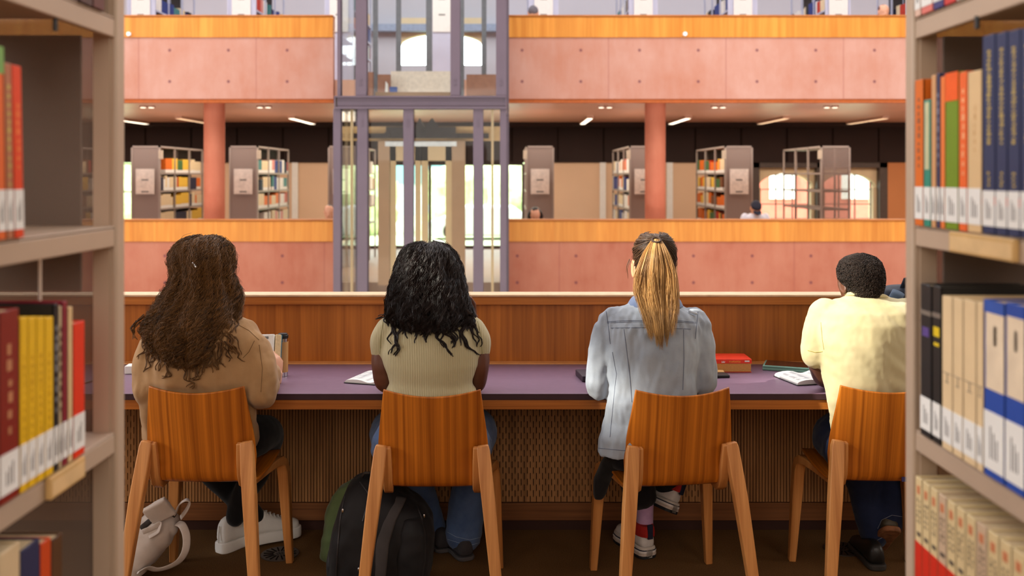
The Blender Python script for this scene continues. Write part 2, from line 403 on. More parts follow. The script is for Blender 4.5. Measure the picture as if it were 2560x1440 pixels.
def bars(mb, x0, x1, z0, z1, nx, nz, y, w=.03):
    for i in range(nx + 1): X = x0 + (x1 - x0) * i / nx; mb.box(X - w / 2, X + w / 2, y, y + .05, z0, z1)
    for i in range(nz + 1): Z = z0 + (z1 - z0) * i / nz; mb.box(x0, x1, y + .005, y + .045, Z - w / 2, Z + w / 2)
# left window, tall glazed bay behind the lift, arched pair
wn = MB(); bars(wn, -9.9, -8.77, FL1 + .03, WT - .03, 2, 3, BY + .08); w1 = struct('window_1', wn, M['darkframe'])
obj('pane', MB().box(-9.95, -8.72, BY + .11, BY + .12, FL1, WT), M['window'], w1)
wn = MB(); bars(wn, -4.05, .26, FL1 + .04, WT - .03, 4, 1, BY + .08, .07); w2 = struct('window_2', wn, M['darkframe'])
obj('pane', MB().box(-4.1, .3, BY + .11, BY + .12, FL1, WT), M['window'], w2)
wn = MB(); wn.box(5.5, 5.68, BY - .03, BY + .16, FL1, WT); wn.box(8.44, 8.62, BY - .03, BY + .16, FL1, WT); wn.box(5.5, 8.62, BY - .03, BY + .16, WT - .12, WT); wn.box(7.0, 7.16, BY - .03, BY + .16, FL1, WT)
w3 = struct('window_3', wn, M['darkframe'])
ai = MB(); arch_infill(ai, 5.68, 7.0, 1.25, .38, WT - .12, BY + .16, BY + .45); arch_infill(ai, 7.16, 8.44, 1.25, .38, WT - .12, BY + .16, BY + .45)
for a in (5.68, 6.92, 7.16, 8.36): ai.box(a, a + .08, BY + .16, BY + .45, FL1, 1.3)
obj('stone_arch', ai, M['sandstone'], w3); bb = MB(); bars(bb, 5.76, 6.92, FL1, 1.6, 3, 5, BY + .3, .02); bars(bb, 7.24, 8.36, FL1, 1.6, 3, 5, BY + .3, .02); obj('glazing_bars', bb, M['darkframe'], w3)
obj('pane', MB().box(5.7, 8.4, BY + .32, BY + .325, FL1, WT - .1), M['window'], w3)
# upper storey rear wall with one arched window
ux0, ux1 = -2.6, -.66
ub = MB().box(-13.5, ux0, BY, BY + .2, FL2, ROOF).box(ux1, 13.5, BY, BY + .2, FL2, ROOF).box(ux0, ux1, BY, BY + .2, FL2, 4.1).box(ux0, ux1, BY, BY + .2, 5.2, ROOF)
struct('wall_hall_back', MB().box(-13.5, 13.5, BY, BY + .2, -3.4, FL1), M['plaster'])
struct('wall_upper_back', ub, M['uppale'])
ai = MB(); arch_infill(ai, ux0, ux1, 4.55, .3, 5.2, BY - .02, BY + .25); w4 = struct('window_4', ai, M['sandstone'])
bb = MB(); bars(bb, ux0, ux1, 4.1, 4.9, 2, 1, BY + .1, .05); obj('glazing_bars', bb, M['darkframe'], w4); obj('pane', MB().box(ux0, ux1, BY + .13, BY + .135, 4.1, 5.1), M['window'], w4)
M['bluewall'] = plain('blue_grey_wall', (150, 165, 190), .8)
struct('trim_24', MB().box(-3.9, .2, BY - .3, BY - .02, 4.86, 5.02), M['bluewall'])
# out of doors behind the rear windows
M['lawn'] = plain('lawn', (206, 216, 180), .95, 0, .1, .3, 2); M['leaf'] = plain('hedge_leaves', (206, 224, 170), .9, 0, .2, .35, 5)
struct('ground_outside', MB().box(-40, 40, 22.3, 70, -.6, -.25), M['lawn'])
def lump(c, rx, ry, rz, amp, sc, seed, n=40, m=24):
    b = MB().ball(c, rx, ry, rz, n=n, m=m); out = []
    cc = Vector(c)
    for p in b.v:
        p = Vector(p); d = (p - cc).normalized(); out.append(tuple(p + d * amp * noise.noise(p * sc + Vector((seed, 0, 0)))))
    b.v = out; return b
rnd = random.Random(4)
for i, (x, y, r, lab) in enumerate(((-5.2, 30, 1.6, 'pale green bush outside, at the edge of the glazed bay'), (-1.6, 34, 1.5, 'pale green bush outside, behind the lift doors'), (.6, 30, 1.5, 'pale green bush outside, seen past the lift shaft'), (-14.5, 33, 2.2, 'pale green bush outside the window by the first bookcase'))):
    tag(obj('bush', lump((x, y, .9), r, r * .8, r, .5, 1.7, i * 9), M['leaf'], smooth=True), lab, 'bush')
M['redbrick'] = plain('red_brick', (206, 120, 104), .9, 0, .1, .1, 4)
hb = thing('brick_building', 'red brick building outside the arched windows', 'building', (8.5, 32, -.3))
obj('wall', MB().box(4.6, 14.5, 32, 40, -.3, 5.0), M['redbrick'], hb)
for xx in (6.2, 8.6, 11.0): obj('window_frame', MB().box(xx, xx + .9, 31.95, 32.02, .8, 2.4), M['white'], hb)
hb = thing('pale_building', 'pale bluish building outside behind the lift', 'building', (-2.4, 44, -.3))
M['palefac'] = plain('pale_facade', (206, 226, 228), .7); obj('wall', MB().box(-7, 2.4, 44, 52, -.3, 6.5), M['palefac'], hb)
for zz in (1.2, 3.0): obj('window_band', MB().box(-6.5, 2, 43.95, 44.02, zz, zz + .9), plain('facade_glass', (120, 165, 175), .2), hb)
CW = plain('white_car_paint', (232, 236, 236), .25, 0, .6)
car = thing('parked_car', 'white car parked outside, seen through the lift', 'car', (-1.2, 28.2, -.25))
cb = MB().rings([[(x, y, z) for x, z in ((-2.4, -.15), (1.0, -.15), (1.05, .2), (.5, .35), (0, .72), (-1.4, .72), (-2.1, .35), (-2.45, .25))] for y in (27.2, 28.4)])
obj('body', cb, CW, car, bevel=.08)
for xx in (-1.7, .3): obj('wheel', MB().cyl((xx, 27.12, -.0), .25, .2, 24, 'y'), M['black'], car)

# ---------------------------------------------------------------- ceiling lights across the hall
M['lampglow'] = glow('lamp_glow', (255, 240, 215), 3.0); M['lampdim'] = glow('lamp_dim', (255, 214, 170), 1.1); M['lamptrim'] = plain('lamp_trim', (190, 150, 125), .4)
where = {368: 'above the bookcase before the pink column', 660: 'above the bookcase past the pink column', 1513: 'above the bookcase behind the second column', 1797: 'above the brightest filled bookcase', 2077: 'above the half empty bookcase'}
for px, w in where.items():
    X = (px - 1280) * 16.46 / F; t = thing('ceiling_downlight', 'small twin round downlight in the soffit ' + w, 'ceiling light', (X, 16.46, CL1), 0, 'twin downlights in the gallery soffit')
    for dx in (-.07, .07):
        o = obj('trim_ring', MB().cyl((X + dx, 16.46, CL1 - .035), .062, .035, 20), M['lamptrim'], t); obj('lens', MB().cyl((X + dx, 16.46, CL1 - .039), .045, .006, 20), M['lampglow'], o)
where = {320: 'nearest the left wall', 490: 'beside the round column, half hidden', 757: 'beside the lift', 1465: 'just past the lift', 1697: 'past the second column', 1930: 'above the person in the cap', 2165: 'farthest along, by the arched windows'}
for px, w in where.items():
    X = (px - 1280) * 20.4 / F; t = thing('linear_ceiling_light', 'slim linear ceiling light ' + w, 'ceiling light', (X, 20.4, CL1), 0, 'linear lights in the gallery soffit')
    hs = obj('housing', MB().box(X - .07, X + .07, 19.3, 21.45, CL1 - .05, CL1), M['lamptrim'], t)
    for a, b in ((19.33, 20.33), (20.45, 21.42)): obj('tube', MB().box(X - .05, X + .05, a, b, CL1 - .056, CL1 - .049), M['lampdim' if px > 1800 or px == 490 else 'lampglow'], t)
for px, w in ((323, 'at the left end'), (1712, 'right of the lift')):
    py = 85; X = (px - 1280) * 14.97 / F
    tag(obj('round_sensor', MB().cyl((X, 14.93, EYE - (py - 440) * 14.95 / F), .034, .05, 20, 'y'), M['white'], bevel=.006), 'white round sensor on the upper wooden parapet ' + w, 'sensor', 'round sensors on the upper parapet')

# ---------------------------------------------------------------- bookcases across the hall
BOOKC = dict(red=(190, 52, 30), orange=(226, 112, 36), yellow=(236, 190, 70), cream=(230, 208, 170), white=(236, 232, 226), blue=(44, 60, 130), navy=(36, 40, 66), green=(70, 110, 66), black=(36, 32, 32), pink=(214, 140, 130), brown=(120, 74, 44), teal=(70, 130, 130))
BM = {k: plain('far_book_' + k, c, .6, 0, .3, .1, 6) for k, c in BOOKC.items()}
far_book_mesh = {}
NB = [0]
def far_book(x, y, z, side, w, h, d, colr, case, shelf):
    key = (colr, round(h, 2))
    if key not in far_book_mesh:
        b = MB().box(-.5, .5, -.5, .5, 0, 1)
        if colr in ('white', 'blue', 'navy', 'black'): o = obj('shelf_book', b, BM[colr])
        else:
            b = MB().box(-.5, .5, -.5, .5, .22, 1).box(-.5, .5, -.5, .5, 0, .22); o = obj('shelf_book', b, [BM[colr], BM['white']]); o.data.polygons.foreach_set('material_index', [0] * 6 + [1] * 6)
        far_book_mesh[key] = o.data; bpy.data.objects.remove(o)
    o = bpy.data.objects.new('shelf_book', far_book_mesh[key]); COL.objects.link(o)
    o.location = (x - side * d / 2, y, z + .003); o.scale = (d, w, h)
    tag(o, '%s book on the %s shelf of %s' % (colr, shelf, case), 'book', 'books on the %s shelf of %s' % (shelf, case)); NB[0] += 1
ORD = ['top', 'second', 'third', 'fourth', 'fifth', 'lowest']
stuffmb = {}
def far_case(x0, x1, y0, y1, zf, ztop, side, label, case, mm, endmat, sign=True, shelves=(), fill=.9, pal=None, wid=(.085, .135), individual=True, seed=0, blocks=True):
    """double sided metal bookcase standing end-on; side = which face is seen (+1 right, -1 left)"""
    r = random.Random(seed); t = thing('metal_bookcase', label, 'bookcase', ((x0 + x1) / 2, (y0 + y1) / 2, zf))
    xc = (x0 + x1) / 2
    obj('end_panel', MB().box(x0 + .01, x1 - .01, y0, y0 + .015, zf + .02, ztop - .03), endmat, t)
    fr = MB()
    for X in (x0, x1 - .03): fr.box(X, X + .03, y0 - .01, y0 + .04, zf, ztop)
    obj('end_frame', fr, mm, t)
    obj('top_cover', MB().box(x0, x1, y0 - .01, y1, ztop - .03, ztop), mm, t)
    up = MB(); nb = 3
    for i in range(1, nb + 1):
        Y = y0 + (y1 - y0) * i / nb
        for X in (x0, xc - .015, x1 - .03): up.box(X, X + .03, Y - .03, Y, zf, ztop)
    obj('uprights', up, mm, t)
    for z in shelves:
        obj('shelf', MB().box(x0, xc - .01, y0 + .02, y1, z - .03, z).box(xc + .01, x1, y0 + .02, y1, z - .03, z), mm, t)
    obj('back_divider', MB().box(xc - .008, xc + .008, y0 + .02, y1, zf, ztop - .03), plain('divider_dark', (46, 36, 30), .7), t) if fill > 0 else None
    if sign:
        w = .34; sx = xc - w / 2
        zt = ztop - .42 if zf < 1 else ztop - .30
        pl = obj('sign_plate', MB().box(sx, sx + w, y0 - .03, y0 - .018, zt - .46 if zf < 1 else zt - .8, zt), M['paper'] if zf > 1 else plain('far_sign', (226, 216, 208), .5), t)
        q = MB(); zz = zt - .2 if zf < 1 else zt - .2
        q.box(xc - .06, xc + .06, y0 - .033, y0 - .03, zz - .015, zz + .012)
        if zf < 1: q.box(xc - .065, xc + .065, y0 - .033, y0 - .03, zt - .43, zt - .405)
        else: q.box(xc - .06, xc + .06, y0 - .033, y0 - .03, zt - .5, zt - .475)
        obj('print', q, M['ink'], pl)
    if mm is M['farmetal']:
        obj('index_holder', MB().box((x1 - .02) if side > 0 else x0 - .05, (x1 + .05) if side > 0 else x0 + .02, y0 - .02, y0 + .02, ztop - .24, ztop - .08), plain('index_card', (196, 180, 160), .6), t)
    for si, z in enumerate(shelves):
        if fill <= 0: break
        nz = ORD[si]; y = y0 + .07
        while y < y1 - .1:
            if r.random() > fill: y += r.uniform(.1, .25); continue
            run = r.choice(pal); cnt = r.randint(1, 4) if blocks else 1
            h = r.uniform(.2, .27)
            for _ in range(cnt):
                w = r.uniform(*wid)
                if y + w > y1 - .06: break
                for i in range(1, nb + 1):          # keep clear of the uprights
                    Y = y0 + (y1 - y0) * i / nb
                    if y < Y + .004 and y + w > Y - .036: y = Y + .006
                if y + w > y1 - .06: break
                if individual: far_book((x1 - .01) if side > 0 else (x0 + .01), y + w / 2, z, side, w * .94, round(h, 2), .2, run, case, nz)
                else:
                    xf = (x1 - .01) if side > 0 else (x0 + .01)
                    stuffmb.setdefault(run, MB()).box(min(xf, xf - side * .2), max(xf, xf - side * .2), y, y + w * .94, z + .003, z + h)
                y += w
    return t
def Xat(px, Y): return (px - 1280) * Y / F
SH1 = (1.63, 1.30, .97, .64)
warm = ['yellow', 'orange', 'red', 'cream', 'white', 'cream', 'navy', 'yellow', 'green']
mixed = ['cream', 'pink', 'white', 'red', 'blue', 'orange', 'navy', 'white', 'teal']
fm = M['farmetal']
YF, YE = 17.5, 19.95
far_case(Xat(82, YF), Xat(155, YF), YF, YE, FL1, 2.12, 1, 'grey bookcase glimpsed through the perforated end panel', 'the bookcase seen through the mesh', fm, M['farmesh'], True, SH1, .8, ['cream', 'pink', 'white', 'red', 'yellow', 'brown'], individual=False, seed=1)
far_case(Xat(328, YF), Xat(400, YF), YF, YE, FL1, 2.12, 1, 'grey bookcase with white sign, before the pink column', 'the bookcase before the pink column', fm, M['farmesh'], True, SH1, .88, warm, seed=2)
far_case(Xat(573, YF), Xat(645, YF), YF, YE, FL1, 2.12, 1, 'grey bookcase with white sign, between pink column and lift', 'the bookcase between column and lift', fm, M['farmesh'], True, SH1, .93, mixed, seed=3)
far_case(Xat(820, YF), Xat(892, YF), YF, YE, FL1, 2.12, 1, 'grey bookcase mostly behind the lift shaft', 'the bookcase behind the lift', fm, M['farmesh'], True, SH1, .6, ['white', 'brown', 'cream'], individual=False, seed=4)
far_case(Xat(1315, YF), Xat(1385, YF), YF, YE, FL1, 2.12, -1, 'grey bookcase with white sign, just past the lift', 'the bookcase just past the lift', fm, M['farmesh'], True, SH1, .9, ['white', 'cream', 'pink', 'brown'], individual=False, seed=5)
far_case(Xat(1573, YF), Xat(1645, YF), YF, YE + .5, FL1, 2.12, -1, 'grey bookcase partly behind the second pink column', 'the bookcase behind the second column', fm, M['farmesh'], True, SH1, .95, ['white', 'cream', 'pink', 'orange', 'white', 'blue'], seed=6)
far_case(Xat(1812, YF), Xat(1882, YF), YF, YE + .3, FL1, 2.12, -1, 'grey bookcase full of orange and red books, by the person in the cap', 'the bookcase by the person in the cap', fm, M['farmesh'], True, SH1, .95, ['orange', 'red', 'cream', 'brown', 'orange', 'green', 'yellow', 'blue'], seed=7)
far_case(Xat(2052, YF), Xat(2126, YF), YF, YE, FL1, 2.12, -1, 'empty open grey bookcase before the arched windows', 'the empty bookcase', fm, M['gmesh'], False, SH1, 0, warm, seed=8)
SH2 = (4.62, 4.28, 3.94)
cool = ['blue', 'navy', 'white', 'blue', 'cream', 'black', 'red', 'teal', 'pink', 'white']
um = M['upmetal']
for i, (a, b, sd, lab, case) in enumerate((
        (318, 388, 1, 'pale upper bookcase with white sign, first beside the near shelf post', 'the first upper bookcase'),
        (568, 640, 1, 'pale upper bookcase with white sign, second from the near shelf post', 'the second upper bookcase'),
        (812, 884, 1, 'pale upper bookcase showing at the lift corner', 'the upper bookcase at the lift corner'),
        (1074, 1136, 1, 'pale upper bookcase seen through the lift glass', 'the upper bookcase behind the lift'),
        (1322, 1396, -1, 'pale upper bookcase just past the lift, behind the grey head', 'the upper bookcase just past the lift'),
        (1572, 1644, -1, 'pale upper bookcase above the second pink column', 'the upper bookcase above the second column'),
        (1820, 1893, -1, 'pale upper bookcase above the person in the cap', 'the upper bookcase above the cap'),
        (2064, 2126, -1, 'pale upper bookcase above the arched windows', 'the upper bookcase above the arches'),
        (2306, 2376, -1, 'pale upper bookcase at the near right shelf post', 'the upper bookcase by the right post'))):
    far_case(Xat(a, YF), Xat(b, YF), YF, YF + 2.2, FL2, 5.3, sd, lab, case, um, um, True, SH2, .92, cool, (.07, .12), individual=False, seed=20 + i)
tot = MB(); 
if stuffmb:
    mats = []; me_v = []; me_f = []; mi = []
    for kx, (cname, mb_) in enumerate(stuffmb.items()):
        b0 = len(me_v); me_v += mb_.v; me_f += [tuple(i + b0 for i in q) for q in mb_.f]; mi += [kx] * len(mb_.f); mats.append(BM[cname])
    o = obj('distant_books', (me_v, me_f), mats); o.data.polygons.foreach_set('material_index', mi); o['kind'] = 'stuff'
    tag(o, 'blurred rows of distant books on the far and upper bookcases', 'books')

# ---------------------------------------------------------------- glass lift
LY0, LY1 = 13.0, 15.0
lf = thing('glass_lift', 'glass lift shaft with mauve grey steel posts in the hall', 'lift', ((Xat(1050, 13)), 14, -3.4))
def lx(px): return (px - 1280) * LY0 / F
def lz(py): return EYE - (py - 440) * LY0 / F
ZB0, ZB1 = lz(272), lz(240)
for a, b, z0, z1 in ((843, 851, ZB1, 6.5), (889, 916, ZB1, 6.5), (1126, 1150, ZB1, 6.5), (1240, 1266, ZB1, 6.5), (833, 851, -3.4, ZB0), (893, 918, -3.4, ZB0), (1008, 1033, -3.4, ZB0), (1183, 1208, -3.4, ZB0), (1250, 1266, -3.4, ZB0)):
    w = (b - a) * LY0 / F; X = lx(a)
    mb = MB().box(X, X + w, LY0, LY0 + .02, z0, z1).box(X + w / 2 - .01, X + w / 2 + .01, LY0 + .02, LY0 + .13, z0, z1).box(X, X + w, LY0 + .13, LY0 + .15, z0, z1)
    p = obj('post', mb, M['steel'], lf)
    if b - a > 20:
        bo = MB()
        for zz in ((z1 - .16, z1 - .22) if z1 < 3 else (z0 + .16, z0 + .22)): bo.cyl((X + w / 2, LY0 - .012, zz), .014, .014, 10, 'y')
        obj('bolts', bo, M['steel'], p)
bm_ = MB().box(lx(838), lx(1266), LY0 - .03, LY0 + .17, ZB1 - .02, ZB1).box(lx(838), lx(1266), LY0 - .03, LY0 + .17, ZB0, ZB0 + .025).box(lx(842), lx(1262), LY0 + .02, LY0 + .06, ZB0, ZB1)
obj('beam', bm_, M['steel'], lf)
for X in (lx(835), lx(1262)):
    obj('side_beam', MB().box(X, X + .02, LY0, LY1, ZB0, ZB1), M['steel'], lf)
for X in (lx(840), lx(1262)):
    obj('rear_post', MB().box(X - .03, X + .05, LY1 - .2, LY1 - .05, -3.4, 6.5), M['steel'], lf)
    obj('side_glass', MB().box(X, X + .012, LY0 + .16, LY1 - .1, -3.4, 6.5), M['glass'], lf)
obj('front_glass', MB().box(lx(845), lx(1262), LY0 + .16, LY0 + .172, -3.4, ZB0).box(lx(845), lx(1262), LY0 + .16, LY0 + .172, ZB1, 6.5), M['glass'], lf)
# guide rails and hanging cable, door machinery, landing doors
M['brass'] = plain('pale_rail_metal', (206, 176, 134), .4, .3, .5, .04, 3)
def q(px, D): return (px - 1280) * D / F
gr = MB(); gr.box(q(1228, 14), q(1234, 14), 14, 14.05, -3.4, 2.6).box(q(876, 14), q(882, 14), 14, 14.05, -3.4, 2.6); obj('guide_rails', gr, M['brass'], lf)
DY = 14.75
M['doorgrey'] = plain('lift_door_frame', (176, 140, 108), .45, .1, .4, .05, 3); M['machine'] = plain('machine_dark', (40, 30, 30), .5, .2)
def dz(py): return EYE - (py - 440) * DY / F
mc = MB().box(q(885, DY), q(1222, DY), DY - .1, DY, dz(346), dz(334)).box(q(968, DY), q(1140, DY), DY - .14, DY - .02, dz(344), dz(318))
for px, s in ((1052, .1), (1082, .16)):
    mc.add([(q(px, DY) - s, DY - .16, dz(330)), (q(px, DY) + s, DY - .16, dz(330)), (q(px, DY), DY - .16, dz(296)), (q(px, DY) - s, DY - .1, dz(330)), (q(px, DY) + s, DY - .1, dz(330)), (q(px, DY), DY - .1, dz(296))], [(0, 1, 2), (5, 4, 3), (0, 3, 4, 1), (1, 4, 5, 2), (2, 5, 3, 0)])
for px in (972, 1050, 1085, 1135): mc.cyl((q(px, DY), DY - .18, dz(338)), .05, .05, 14, 'y')
obj('door_machinery', mc, M['machine'], lf)
obj('door_header', MB().box(q(964, DY), q(1142, DY), DY - .06, DY, dz(366), dz(354)), M['white'], lf)
obj('shaft_lintel', MB().box(q(850, DY), q(1255, DY), DY + .02, DY + .1, dz(352), dz(316)), plain('ochre_lintel', (190, 150, 100), .6), lf)
jb = MB()
for a, b in ((946, 975), (1130, 1163)): jb.box(q(a, DY), q(b, DY), DY - .04, DY + .06, FL1, dz(352))
obj('landing_frame', jb, M['doorgrey'], lf)
for a, b in ((976, 1052), (1054, 1130)):
    d = MB(); A, B = q(a, DY), q(b, DY); w = (14 if a < 1000 else 16) * DY / F
    d.box(A, A + w, DY - .02, DY + .02, FL1, dz(366)).box(B - w, B, DY - .02, DY + .02, FL1, dz(366)).box(A, B, DY - .02, DY + .02, dz(402) if True else 0, dz(366))
    dr = obj('lift_door', d, M['brass'], lf); obj('door_glass', MB().box(A + w, B - w, DY - .004, DY + .004, FL1, dz(402)), M['glass'], dr)
# the car at the upper landing
cz0 = lz(240); 
obj('car_floor', MB().box(lx(930), lx(1128), LY0 + .3, 14.6, cz0 + .02, cz0 + .08), M['doorgrey'], lf)
obj('car_panel', MB().box(q(977, 14.5), q(1128, 14.5), 14.5, 14.53, cz0 + .08, EYE - (178 - 440) * 14.5 / F), plain('car_panel_pale', (226, 214, 200), .35, 0, .5), lf)
cf = MB()
for a, b in ((932, 944), (990, 1002), (1065, 1080), (1150, 1160), (1204, 1216)): cf.box(q(a, 14.6), q(b, 14.6), 14.6, 14.66, cz0, 6.5)
obj('car_frame', cf, plain('car_frame_grey', (112, 112, 118), .4, .2), lf)
obj('blue_box', MB().box(q(974, 13.8), q(992, 13.8), 13.8, 13.9, cz0 + .08, cz0 + .2), plain('blue_box', (70, 100, 170), .5), lf)
obj('white_bracket', MB().prism([(q(962, 13.8), cz0 + .08), (q(970, 13.8), cz0 + .08), (q(969, 13.8), cz0 + .24), (q(964, 13.8), cz0 + .28)], 13.8, 13.86), M['white'], lf)
dk = MB()
for a, b, z0, z1 in ((918, 932, 180, 238), (944, 975, 186, 236), (1166, 1240, 186, 238)): dk.box(q(a, 14.3), q(b, 14.3), 14.3, 14.4, EYE - (z1 - 440) * 14.3 / F, EYE - (z0 - 440) * 14.3 / F)
obj('service_boxes', dk, plain('service_brown', (150, 104, 84), .6), lf)
# ---------------------------------------------------------------- the reading desk along the balustrade
DF, DB, DTOP = 3.65, 4.24, .74
dk = thing('reading_desk', 'long wooden reading desk with purple linoleum top and panelled back', 'desk', (0, 4.0, 0))
L0, L1 = -3.4, 3.4
obj('desktop', MB().box(L0, L1, DF, DB - .02, DTOP - .024, DTOP), [M['lino'], M['linoedge']], dk, bevel=.002)
o = kids(dk)[0]
for p in o.data.polygons:
    if p.normal.z < .5: p.material_index = 1
obj('front_rail', MB().box(L0, L1, DF + .006, DF + .035, DTOP - .062, DTOP - .025), M['rail'], dk, bevel=.002)
obj('rear_strip', MB().box(L0, L1, DB - .018, DB + .035, DTOP - .03, DTOP + .004), plain('light_strip_wood', (206, 140, 80), .45), dk, bevel=.002)
x = L0; k = 0
obj('back_panel', MB().box(L0, L1, DB + .036, DB + .06, DTOP - .03, 1.0), M['desk'], dk)
obj('top_rail', MB().box(L0, L1, DB + .01, DB + .06, .998, 1.036), M['rail'], dk, bevel=.002)
obj('ledge', MB().box(L0, L1, DB + .004, DB + .115, 1.034, 1.044), plain('ledge_pale_edge', (224, 190, 150), .4, 0, .5), dk, bevel=.003)
obj('hall_side', MB().box(L0, L1, DB + .062, DB + .11, -.3, 1.03), M['rail'], dk)
obj('panel_backing', MB().box(L0, L1, DB + .012, DB + .03, 0, .70), M['dark'], dk)
# slatted front under the desk; in the middle the gaps are short staggered slots
sl = MB(); pitch = .0135; n = int((L1 - L0) / pitch)
for i in range(n):
    x = L0 + i * pitch; sl.box(x, x + pitch * .74, DB - .002, DB + .014, .128, .712)
    px = 1280 + x * F / DB
    if 1010 < px < 1760 or px < 330 or px > 2330:
        z = .128 + (.0255 if i % 2 else .0)
        while z < .70:
            sl.box(x + pitch * .72, x + pitch * 1.02, DB - .001, DB + .013, z, min(z + .021, .71)); z += .051
obj('slat_panel', sl, M['slat'], dk)
obj('skirting', MB().box(L0, L1, DB - .004, DB + .014, .046, .124), wood('skirting_wood', (146, 92, 50), (110, 64, 30), (1.2, 30, 40), .5), dk, bevel=.002)
obj('kick_strip', MB().box(L0, L1, DB + .01, DB + .03, 0, .045), plain('kick_dark', (58, 30, 22), .5), dk)

# ---------------------------------------------------------------- chairs
def make_chair(label):
    t = thing('plywood_chair', label, 'chair', (0, 0, 0), 0, 'plywood chairs along the reading desk')
    prof = [(.806, .0, .174), (.775, .004, .178), (.72, .011, .185), (.66, .022, .193), (.60, .034, .199), (.54, .046, .203), (.495, .055, .204), (.468, .064, .204), (.45, .078, .204), (.440, .098, .205), (.436, .125, .206), (.436, .19, .208), (.440, .27, .210), (.447, .36, .208), (.450, .42, .204), (.444, .455, .198), (.435, .468, .19)]
    nu = 22; R = []
    # closed shell: outer skin and inner skin, thickness along the profile normal
    def skin(off):
        rows = []
        for i, (z, y, w) in enumerate(prof):
            a = prof[max(i - 1, 0)]; b = prof[min(i + 1, len(prof) - 1)]
            tz, ty = b[0] - a[0], b[1] - a[1]; L = math.hypot(tz, ty); nz, ny = -ty / L, tz / L     # towards the back / below
            conc = .052 * sm(.43, .56, z) * (1 - .25 * sm(.6, .8, z))
            dish = .008 * (1 - sm(.44, .6, z))
            row = []
            for j in range(nu + 1):
                u = -1 + 2 * j / nu
                yy = y + conc * (abs(u) ** 2.0) + ny * off; zz = z + nz * off + dish * (u * u) * .6 - (0.019 * (1 - u * u) * max(0, 1 - i / 2.5))
                row.append((u * w, yy, zz))
            rows.append(row)
        return rows
    A, B = skin(.0), skin(-.011); mb = MB(); nr = len(prof)
    va = [p for r in A for p in r]; vb = [p for r in B for p in r]; off = len(va); f = []; c = nu + 1
    for i in range(nr - 1):
        for j in range(nu):
            f.append((i * c + j, i * c + j + 1, (i + 1) * c + j + 1, (i + 1) * c + j)); f.append((off + i * c + j, off + (i + 1) * c + j, off + (i + 1) * c + j + 1, off + i * c + j + 1))
    for i in range(nr - 1):
        for j, s in ((0, 0), (nu, 1)):
            f.append((i * c + j, (i + 1) * c + j, off + (i + 1) * c + j, off + i * c + j))
    for j in range(nu):
        for i in (0, nr - 1): f.append((i * c + j, i * c + j + 1, off + i * c + j + 1, off + i * c + j))
    mb.add(va + vb, f); sh = obj('shell', mb, M['chair'], t, bevel=.003, auto=.5)
    for s in (-1, 1):
        # rear leg: flat bar from the back's edge down and out to the floor
        pts = [(s * .181, .046, .605), (s * .184, .044, .585), (s * .193, .028, .50), (s * .205, .008, .40), (s * .222, -.018, .24), (s * .247, -.055, 0)]
        obj('rear_leg', MB().sweep(pts, [.040, .046, .048, .047, .042, .034], [.026, .032, .038, .040, .036, .028]), M['chairleg'], t, bevel=.004)
        # bent front leg: starts beside the back, turns under the seat, and bends down to the floor
        q = [(s * .160, .042, .600), (s * .160, .052, .54), (s * .160, .066, .48), (s * .161, .085, .446), (s * .163, .115, .428), (s * .17, .18, .424), (s * .185, .28, .428), (s * .2, .36, .432), (s * .209, .40, .430), (s * .214, .422, .414), (s * .218, .432, .38), (s * .224, .438, .28), (s * .238, .455, 0)]
        obj('front_leg', MB().sweep(q, [.026, .030, .032, .034, .034, .034, .034, .036, .038, .04, .042, .040, .028], [.02, .026, .03, .032, .03, .026, .026, .03, .036, .042, .046, .044, .028]), M['chairleg'], t, bevel=.004)
    return t
chair = make_chair('plywood chair of the person with long brown curls')
def place(c, px, D, rot): c.location = ((px - 1280) * D / F, D, 0); c.rotation_euler = (0, 0, math.radians(rot))
CH = [(481, 3.44, -1.0), (1077.5, 3.385, 0), (1716, 3.40, 7.5), (2232, 3.45, -1)]
place(chair, *CH[0])
for (px, D, r), lab in zip(CH[1:], ('plywood chair of the person in the ribbed top, backpack beside it', 'plywood chair of the person with the blonde ponytail', 'plywood chair of the man in the yellow tee, blue sticker underneath')):
    c = dup(chair, (0, 0, 0), 0, lab); place(c, px, D, r)
sx = c.location.x
obj('sticker', MB().box(sx + .055, sx + .125, 3.45 + .052, 3.45 + .058, .452, .468), plain('blue_sticker', (60, 60, 110), .4), c)

